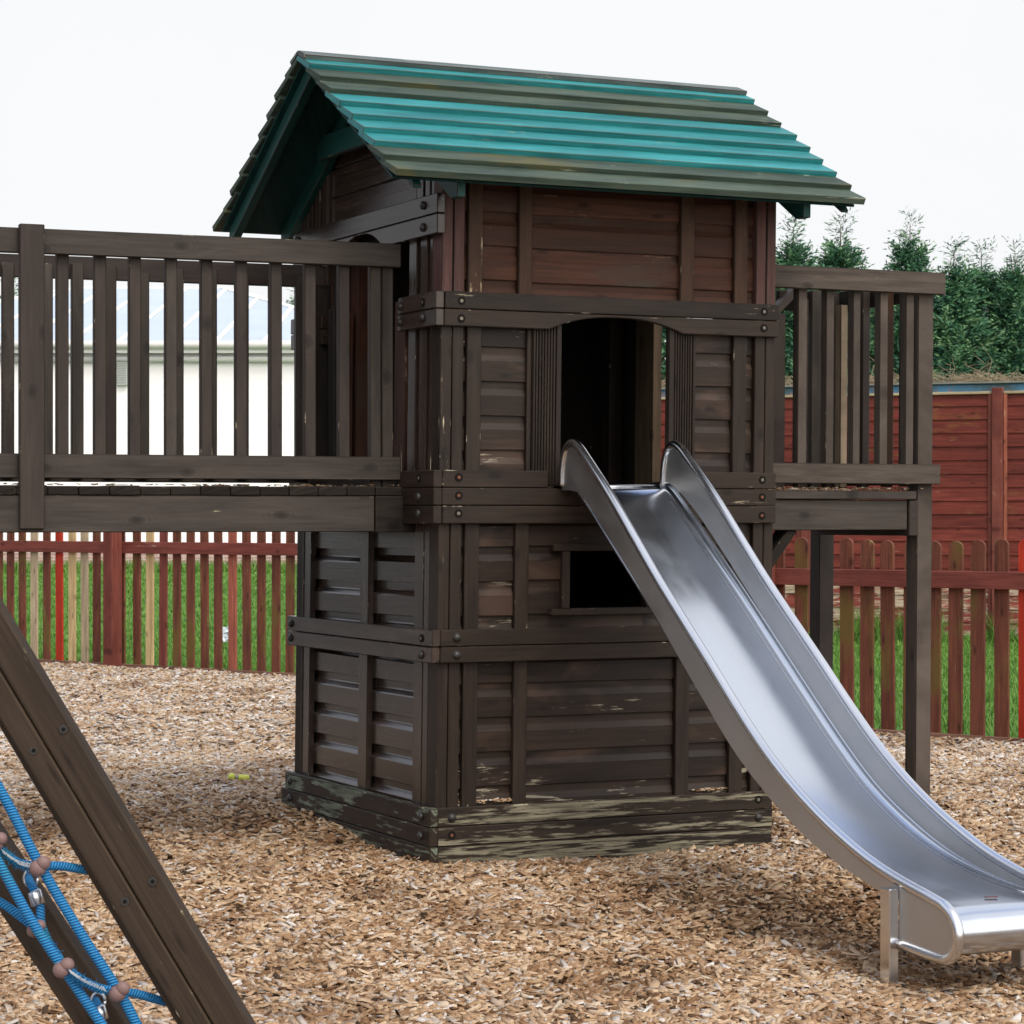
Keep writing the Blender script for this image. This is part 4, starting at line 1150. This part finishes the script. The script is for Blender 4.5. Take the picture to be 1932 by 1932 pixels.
# ------------------------------------------------------------------ CONIFERS
m, nt, b = new_mat('conifer_foliage')
at = N(nt, 'ShaderNodeAttribute', attribute_name='tone')
cr = N(nt, 'ShaderNodeValToRGB')
for k, (p, cc) in enumerate(((0, (.014, .048, .034)), (.4, (.034, .105, .062)), (.75, (.075, .185, .085)), (1, (.15, .26, .12)))):
    e = cr.color_ramp.elements[0] if k == 0 else (cr.color_ramp.elements[-1] if k == 3 else cr.color_ramp.elements.new(p))
    e.position = p; e.color = (*cc, 1)
L(nt, at.outputs['Fac'], cr.inputs[0]); L(nt, cr.outputs[0], b.inputs['Base Color'])
b.inputs['Roughness'].default_value = .6; b.inputs['Specular IOR Level'].default_value = .25
M['leaf'] = m
M['bark'] = plain('conifer_bark', (.10, .07, .05), .9, .2)
def conifer_mesh(H, Rb, seed, density=1.0):
    """branches carry flat feathery sprays: a twig with short leaflets leaving it on both sides, tips turned up"""
    r = np.random.default_rng(seed)
    Vs, tone = [], []
    def leaf(p, d, l, w, t):
        d = d / (np.linalg.norm(d) + 1e-9); q = np.cross(d, r.normal(0, 1, 3)); q /= np.linalg.norm(q) + 1e-9
        m_ = p + d * l * .45
        Vs.extend((p, m_ + q * w, p + d * l, m_ - q * w)); tone.append(t)
    nb = int(600 * density)
    for i in range(nb):
        f = (i + r.random()) / nb
        z = H * (.08 + .915 * f ** .92); top = z / H
        if top > .905 and r.random() < .55: continue
        bulge = .55 + .45 * math.sin(z * 2.1 + seed) * math.sin(z * 4.7 + seed * 2)
        Lb = Rb * (1 - top) ** (.70 if top < .55 else .70 + (top - .55) * .5) * (.55 + .35 * bulge + .35 * r.random()) + .05
        if top > .905: Lb = .07 + .20 * r.random()
        az = r.uniform(0, 2 * PI); el = r.uniform(.15, .6) + (top > .8) * .25
        d = np.array([math.cos(az) * math.cos(el), math.sin(az) * math.cos(el), math.sin(el)])
        bt = np.clip(r.normal(.45, .22), .05, .95)
        nt_ = max(3, int(Lb * (21 if top < .905 else 14)))
        for k in range(nt_):
            q = (k + r.random()) / nt_
            if q < .18 and top < .8: continue
            p0 = np.array([0, 0, z]) + d * Lb * q + np.array([0, 0, .16 * Lb * q * q - .05])
            td = d * .7 + r.normal(0, .55, 3); td[2] = abs(td[2]) * .5 + r.normal(.12, .2); td /= np.linalg.norm(td)
            tl = (.13 + .20 * r.random()) * (1 if top < .905 else .5)
            side = np.cross(td, np.array([r.normal(0, .4), r.normal(0, .4), 1])); side /= np.linalg.norm(side)
            nl = 7 if top < .905 else 3
            for m_ in range(nl):
                g = (m_ + r.random() * .6) / nl
                pp = p0 + td * tl * g + np.array([0, 0, .05 * g * g])
                sg = 1 if m_ % 2 else -1
                ld = td * .75 + side * sg * r.uniform(.35, .9) + r.normal(0, .2, 3)
                leaf(pp, ld, r.uniform(.08, .17) * (1.1 - .4 * g), r.uniform(.010, .021) * (1 if top < .905 else .6), np.clip(bt + .28 * (q - .5) + .15 * g + r.normal(0, .08), 0, 1))
    V = np.array(Vs); F = np.arange(len(V)).reshape(-1, 4)
    return arr_mesh('crown', V, F, [M['leaf']], attrs={'tone': np.array(tone)})
def trunk_mesh(H):
    mb = MB(); mb.tube([(0, 0, -.2), (.01, 0, H * .3), (-.01, .01, H * .65), (0, 0, H * .98)], [.11, .085, .04, .006], 8, 0)
    for k in range(40):
        z = random.uniform(.1, .93) * H; az = random.uniform(0, 2 * PI); l = .8 * (1 - z / H) + .06
        d = Vector((math.cos(az), math.sin(az), .6)).normalized()
        mb.tube([(0, 0, z), tuple(Vector((0, 0, z)) + d * l)], [.010, .003], 4, 0, cap=False)
    o = mb.build('trunk', M['bark'], None, smooth=True); me = o.data; bpy.data.objects.remove(o); return me
protos = [(conifer_mesh(6.6, 1.42, s, 1.0), trunk_mesh(6.6)) for s in (3, 5, 8)]
rows = [  # column, row of the tip, distance, variant, label
    (1497, 412, 42, 0, 'slim conifer with a bare leader just right of the playhouse roof'),
    (1586, 408, 42.5, 1, 'tall conifer with a wispy tip, second from the playhouse roof'),
    (1717, 406, 42, 2, 'tallest conifer, with a thin leader above the platform end'),
    (1800, 458, 41.5, 0, 'conifer just right of the platform railing'),
    (1852, 460, 42.3, 1, 'conifer second from the right edge of the row'),
    (1915, 458, 41.8, 2, 'conifer at the right end of the row, by the picture edge'),
    (1540, 548, 44, 2, 'short bushy conifer set back between the two leftmost tall ones'),
    (1648, 540, 44.5, 0, 'bushy conifer set back above the middle of the platform railing'),
    (1758, 545, 44.3, 1, 'bushy conifer set back behind the platform end post'),
    (1965, 475, 43, 0, 'conifer cut by the right edge of the picture'),
    (1435, 470, 43.5, 1, 'conifer mostly hidden behind the right side of the playhouse'),
    (1250, 490, 43, 2, 'conifer glimpsed through the playhouse doorway'),
    (1880, 560, 44.5, 2, 'dark conifer set back in the gap near the right edge'),
    (22, 520, 98, 1, 'distant conifer beyond the left end of the white building'),
    (560, 535, 112, 0, 'distant conifer beyond the right end of the white building'),
]
for i, (px, py, Y, k, lab) in enumerate(rows):
    p = ray(px, py, Y); s_ = p.z / 6.6
    t = empty('conifer_tree', (p.x, p.y, 0), random.uniform(0, 6.28)); t.scale = (s_ * random.uniform(.9, 1.1), s_ * random.uniform(.9, 1.1), s_)
    tag(t, lab, 'tree', 'conifers behind the red fence' if i < 13 else 'distant conifers behind the building')
    for nm, me in (('crown', protos[k][0]), ('trunk', protos[k][1])):
        o = bpy.data.objects.new(nm, me); COL.objects.link(o); o.parent = t

# ------------------------------------------------------------------ WHITE BUILDING
BD = empty('hall_building', (-11.5, 76, 0), 0)
tag(BD, 'long low white rendered hall with a brick plinth and pale metal roof', 'building')
m, nt, b = new_mat('brick_plinth')
br = N(nt, 'ShaderNodeTexBrick'); br.inputs['Scale'].default_value = 1
br.inputs['Color1'].default_value = (.34, .20, .17, 1); br.inputs['Color2'].default_value = (.46, .29, .25, 1); br.inputs['Mortar'].default_value = (.5, .45, .4, 1)
br.inputs['Brick Width'].default_value = .30; br.inputs['Row Height'].default_value = .105; br.inputs['Mortar Size'].default_value = .012
tc = N(nt, 'ShaderNodeTexCoord'); mp = N(nt, 'ShaderNodeMapping'); mp.inputs['Rotation'].default_value = (PI / 2, 0, 0)
L(nt, tc.outputs['Object'], mp.inputs[0]); L(nt, mp.outputs[0], br.inputs['Vector']); L(nt, br.outputs[0], b.inputs['Base Color']); b.inputs['Roughness'].default_value = .9
M['brick'] = m
M['render'] = plain('white_render', (.88, .83, .85), .9, .2, 0, .6, .06)
M['gutter'] = plain('pale_green_gutter', (.58, .555, .55), .5, .3, 0, 2, .1)
m, nt, b = new_mat('pale_metal_roof')
tc = N(nt, 'ShaderNodeTexCoord'); n1 = noise(nt, tc.outputs['Object'], .5, 5, .6)
L(nt, mixc(nt, n1, (.36, .42, .49), (.48, .54, .60)), b.inputs['Base Color']); b.inputs['Roughness'].default_value = .6
M['roofm'] = m
M['seam'] = plain('roof_seam', (.72, .72, .68), .6)
X0, X1 = -11.0, 8.2; EZ = 6.75
mb = MB(); mb.box(X0, X1, 0, 22, .78, 6.50, 'x'); mb.build('wall', M['render'], BD)
mb = MB(); mb.box(X0 - .06, X1 + .06, -.07, 22.07, -.3, .777, 'x'); mb.build('plinth', M['brick'], BD)
mb = MB(); mb.box(X0 - .3, X1 + .3, -.35, 22.3, 6.503, 6.74, 'x'); mb.build('fascia', M['render'], BD)
mb = MB(); mb.tube([(X0 - .3, -.45, 6.74), (X1 + .3, -.45, 6.74)], .12, 10); mb.build('gutter', M['gutter'], BD, smooth=True)
mb = MB(); mb.tube([(-5.0 + 1.2, -.12, 6.33), (X1, -.12, 6.33)], .10, 10); mb.build('gutter', M['gutter'], BD, smooth=True)
mb = MB(); mb.tube([(X0, -.12, 6.33), (-6.2, -.12, 6.33)], .10, 10); mb.build('gutter', M['gutter'], BD, smooth=True)
mb = MB(); mb.tube([(-6.2, -.06, 6.33), (-3.8, -.06, 6.30)], .03, 6); mb.build('cable', M['gutter'], BD)
RX0, RX1, RZ = -4.2, 1.0, 9.9
ev = [(X0 - .5, -.4, EZ + .06), (X1 + .5, -.4, EZ + .06), (X1 + .5, 32, EZ + .06), (X0 - .5, 32, EZ + .06)]; rd = [(RX0, 15.8, RZ), (RX1, 15.8, RZ)]
mb = MB(); vs = ev + rd; fs = [(0, 1, 5, 4), (1, 2, 5), (2, 3, 4, 5), (3, 0, 4), (3, 2, 1, 0)]
mb._add(vs, fs, [(0, 0)] * sum(len(f) for f in fs), 0); rf = mb.build('roof', M['roofm'], BD)
mb = MB()
for k in range(14):
    x = X0 + .6 + k * 1.45
    # seam runs straight up the slope until it meets the ridge or a hip
    t = 1.0
    if x < RX0: t = (x - (X0 - .5)) / (RX0 - X0 + .5)
    if x > RX1: t = ((X1 + .5) - x) / (X1 + .5 - RX1)
    y1_ = -.4 + 16.2 * t; z1_ = EZ + .06 + (RZ - EZ - .06) * t
    mb.bar((x, -.4, EZ + .09), (x, y1_, z1_ + .03), .14, .05, (1, 0, 0))
mb.bar(ev[1], rd[1], .3, .08, (1, 0, .0)); mb.bar(ev[0], rd[0], .3, .08, (1, 0, 0)); mb.bar(rd[0], rd[1], .3, .08, (0, 1, 0))
o = mb.build('roof_seams', M['seam'], rf)
mb = MB(); p = ray(230, 704, 76); mb.box(p.x + 11.5 - .18, p.x + 11.5 + .18, -.16, -.002, p.z - .36, p.z + .36, 'x')
for k in range(9): mb.box(p.x + 11.5 - .15, p.x + 11.5 + .15, -.175, -.161, p.z - .3 + k * .07, p.z - .27 + k * .07, 'x', 1)
mb.build('air_vent', [plain('grey_vent', (.42, .43, .41), .6), plain('vent_slats', (.28, .29, .28), .6)], BD)

# ------------------------------------------------------------------ small litter
m = plain('yellow_plastic', (.55, .58, .09), .4); p = ray(449, 1475, 1)
Yg = EYE * FOC / (1475 - HY); q = ray(449, 1475, Yg); q.z = float(terr(q.x, q.y)) + .035
mb = MB(); mb.tube([(-.045, 0, .0), (-.042, 0, 0), (-.018, 0, 0), (-.014, 0, 0)], [.010, .017, .017, .010], 12); mb.tube([(-.014, 0, 0), (.004, 0, 0)], [.006, .006], 10, 1); mb.tube([(.004, 0, 0), (.007, 0, 0), (.048, 0, 0), (.052, 0, 0)], [.010, .015, .0135, .008], 12)
o = mb.build('plastic_toy', [m, plain('toy_grip', (.25, .27, .22), .5)], smooth=True); o.location = q; o.rotation_euler = (0, .05, -.08); o.scale = (1.3,) * 3
tag(o, 'small yellow plastic toy lying on the chips left of the playhouse', 'toy')
Yg = EYE * FOC / (1215 - HY); q = ray(425, 1187, Yg); 
mb = MB(); rr = random.Random(4)
vs = []
for j in range(7):
    for i in range(7):
        a = Vector(((i - 3) * .045 + rr.gauss(0, .012), rr.gauss(0, .03), (j - 3) * .05 + rr.gauss(0, .012))); vs.append(a)
fs = [(j * 7 + i, j * 7 + i + 1, j * 7 + i + 8, j * 7 + i + 7) for j in range(6) for i in range(6) if not (i in (0, 5) and j in (0, 5))]
mb._add(vs, fs, [(0, 0)] * 4 * len(fs), 0); o = mb.build('plastic_bag', plain('crumpled_white_plastic', (.50, .55, .60), .4))
sm = o.modifiers.new('thick', 'SOLIDIFY'); sm.thickness = .006
o.location = (q.x, q.y, .12); o.scale = (.62, .62, .62); tag(o, 'crumpled white plastic scrap lying in the grass behind the left picket fence', 'litter')
# loose sliver of wood caught on the slide
mb = MB(); mb.hexa((0, 0, 0), (.024, 0, 0), (0, .006, 0), (0, 0, .002)); o = mb.build('wood_chip', plain('dark_chip', (.10, .05, .05), .8))
o.location = hut_world(.92 + .03, -2.98, .186); o.rotation_euler = (0, 0, .2); tag(o, 'single dark wood chip lying on the slide exit', 'wood chip')

# ------------------------------------------------------------------ LIGHT
w = bpy.data.worlds.new('World'); SC.world = w; w.use_nodes = True
nt = w.node_tree; bg = nt.nodes['Background']; out = nt.nodes['World Output']
sky = N(nt, 'ShaderNodeTexSky', sky_type='NISHITA', sun_disc=False)
SUN_EL, SUN_AZ = math.radians(52), math.radians(150)   # azimuth clockwise from +Y
sky.sun_elevation = SUN_EL; sky.sun_rotation = SUN_AZ; sky.dust_density = 2.0
skys = N(nt, 'ShaderNodeVectorMath', operation='SCALE'); skys.inputs['Scale'].default_value = .12
L(nt, sky.outputs[0], skys.inputs[0])
tc = N(nt, 'ShaderNodeTexCoord'); mp = N(nt, 'ShaderNodeMapping'); mp.inputs['Scale'].default_value = (1.6, 1.6, 2.6); mp.inputs['Location'].default_value = (.4, 1.3, .2)
L(nt, tc.outputs['Generated'], mp.inputs[0])
cn = noise(nt, mp.outputs[0], 1.3, 5, .5, .3)
sx = N(nt, 'ShaderNodeSeparateXYZ'); L(nt, tc.outputs['Generated'], sx.inputs[0])
hi = maprange(nt, sx.outputs[2], .22, .6)
dt = N(nt, 'ShaderNodeVectorMath', operation='DOT_PRODUCT'); L(nt, tc.outputs['Generated'], dt.inputs[0]); dt.inputs[1].default_value = (-.9, .1, 0)
cloud = mixc(nt, math_(nt, 'MULTIPLY', hi, maprange(nt, cn, .40, .62, 1, 0)), (1.25, 1.27, 1.32), (.50, .66, 1.06))
# sky darkened low on the left out of view, added to shade left faces
low = math_(nt, 'MULTIPLY', maprange(nt, dt.outputs['Value'], .52, .74), maprange(nt, sx.outputs[2], .12, .55, 1, 0))
cloud = mixc(nt, low, cloud, (.16, .17, .19))
front = N(nt, 'ShaderNodeVectorMath', operation='DOT_PRODUCT'); L(nt, tc.outputs['Generated'], front.inputs[0]); front.inputs[1].default_value = (0, 1, 0)
even = math_(nt, 'MULTIPLY', maprange(nt, sx.outputs[2], .34, .22), maprange(nt, front.outputs['Value'], .55, .85))
cn2 = noise(nt, mp.outputs[0], 2.2, 5, .55, .4)
cloud = mixc(nt, even, cloud, mixc(nt, cn2, (.93, .94, .96), (1.04, 1.04, 1.04)))    # the flat off-white cloud ahead
ds = N(nt, 'ShaderNodeVectorMath', operation='DOT_PRODUCT'); L(nt, tc.outputs['Generated'], ds.inputs[0])
ds.inputs[1].default_value = (math.sin(SUN_AZ) * math.cos(SUN_EL - .25), math.cos(SUN_AZ) * math.cos(SUN_EL - .25), math.sin(SUN_EL - .25))
cloud = mixc(nt, maprange(nt, ds.outputs['Value'], .55, 1.0), cloud, (3.3, 3.15, 2.95))      # sky brightened around the sun, added to light the front faces
mix = mixc(nt, .93, skys.outputs[0], cloud)
L(nt, mix, bg.inputs['Color']); bg.inputs['Strength'].default_value = 1.0
sl = bpy.data.lights.new('sun', 'SUN'); sl.energy = 1.5; sl.angle = math.radians(13); sl.color = (1, .95, .87)
so = bpy.data.objects.new('sun', sl); COL.objects.link(so)
dirv = Vector((math.sin(SUN_AZ) * math.cos(SUN_EL), math.cos(SUN_AZ) * math.cos(SUN_EL), math.sin(SUN_EL)))
so.rotation_euler = dirv.to_track_quat('Z', 'Y').to_euler(); so.location = (0, 0, 20)

SC.view_settings.view_transform = 'Standard'; SC.view_settings.look = 'None'
SC.view_settings.exposure = .0; SC.view_settings.gamma = 1
SC.render.engine = 'CYCLES'
SC.cycles.use_adaptive_sampling = True; SC.cycles.adaptive_threshold = .02
SC.cycles.max_bounces = 6; SC.cycles.diffuse_bounces = 3; SC.cycles.glossy_bounces = 3
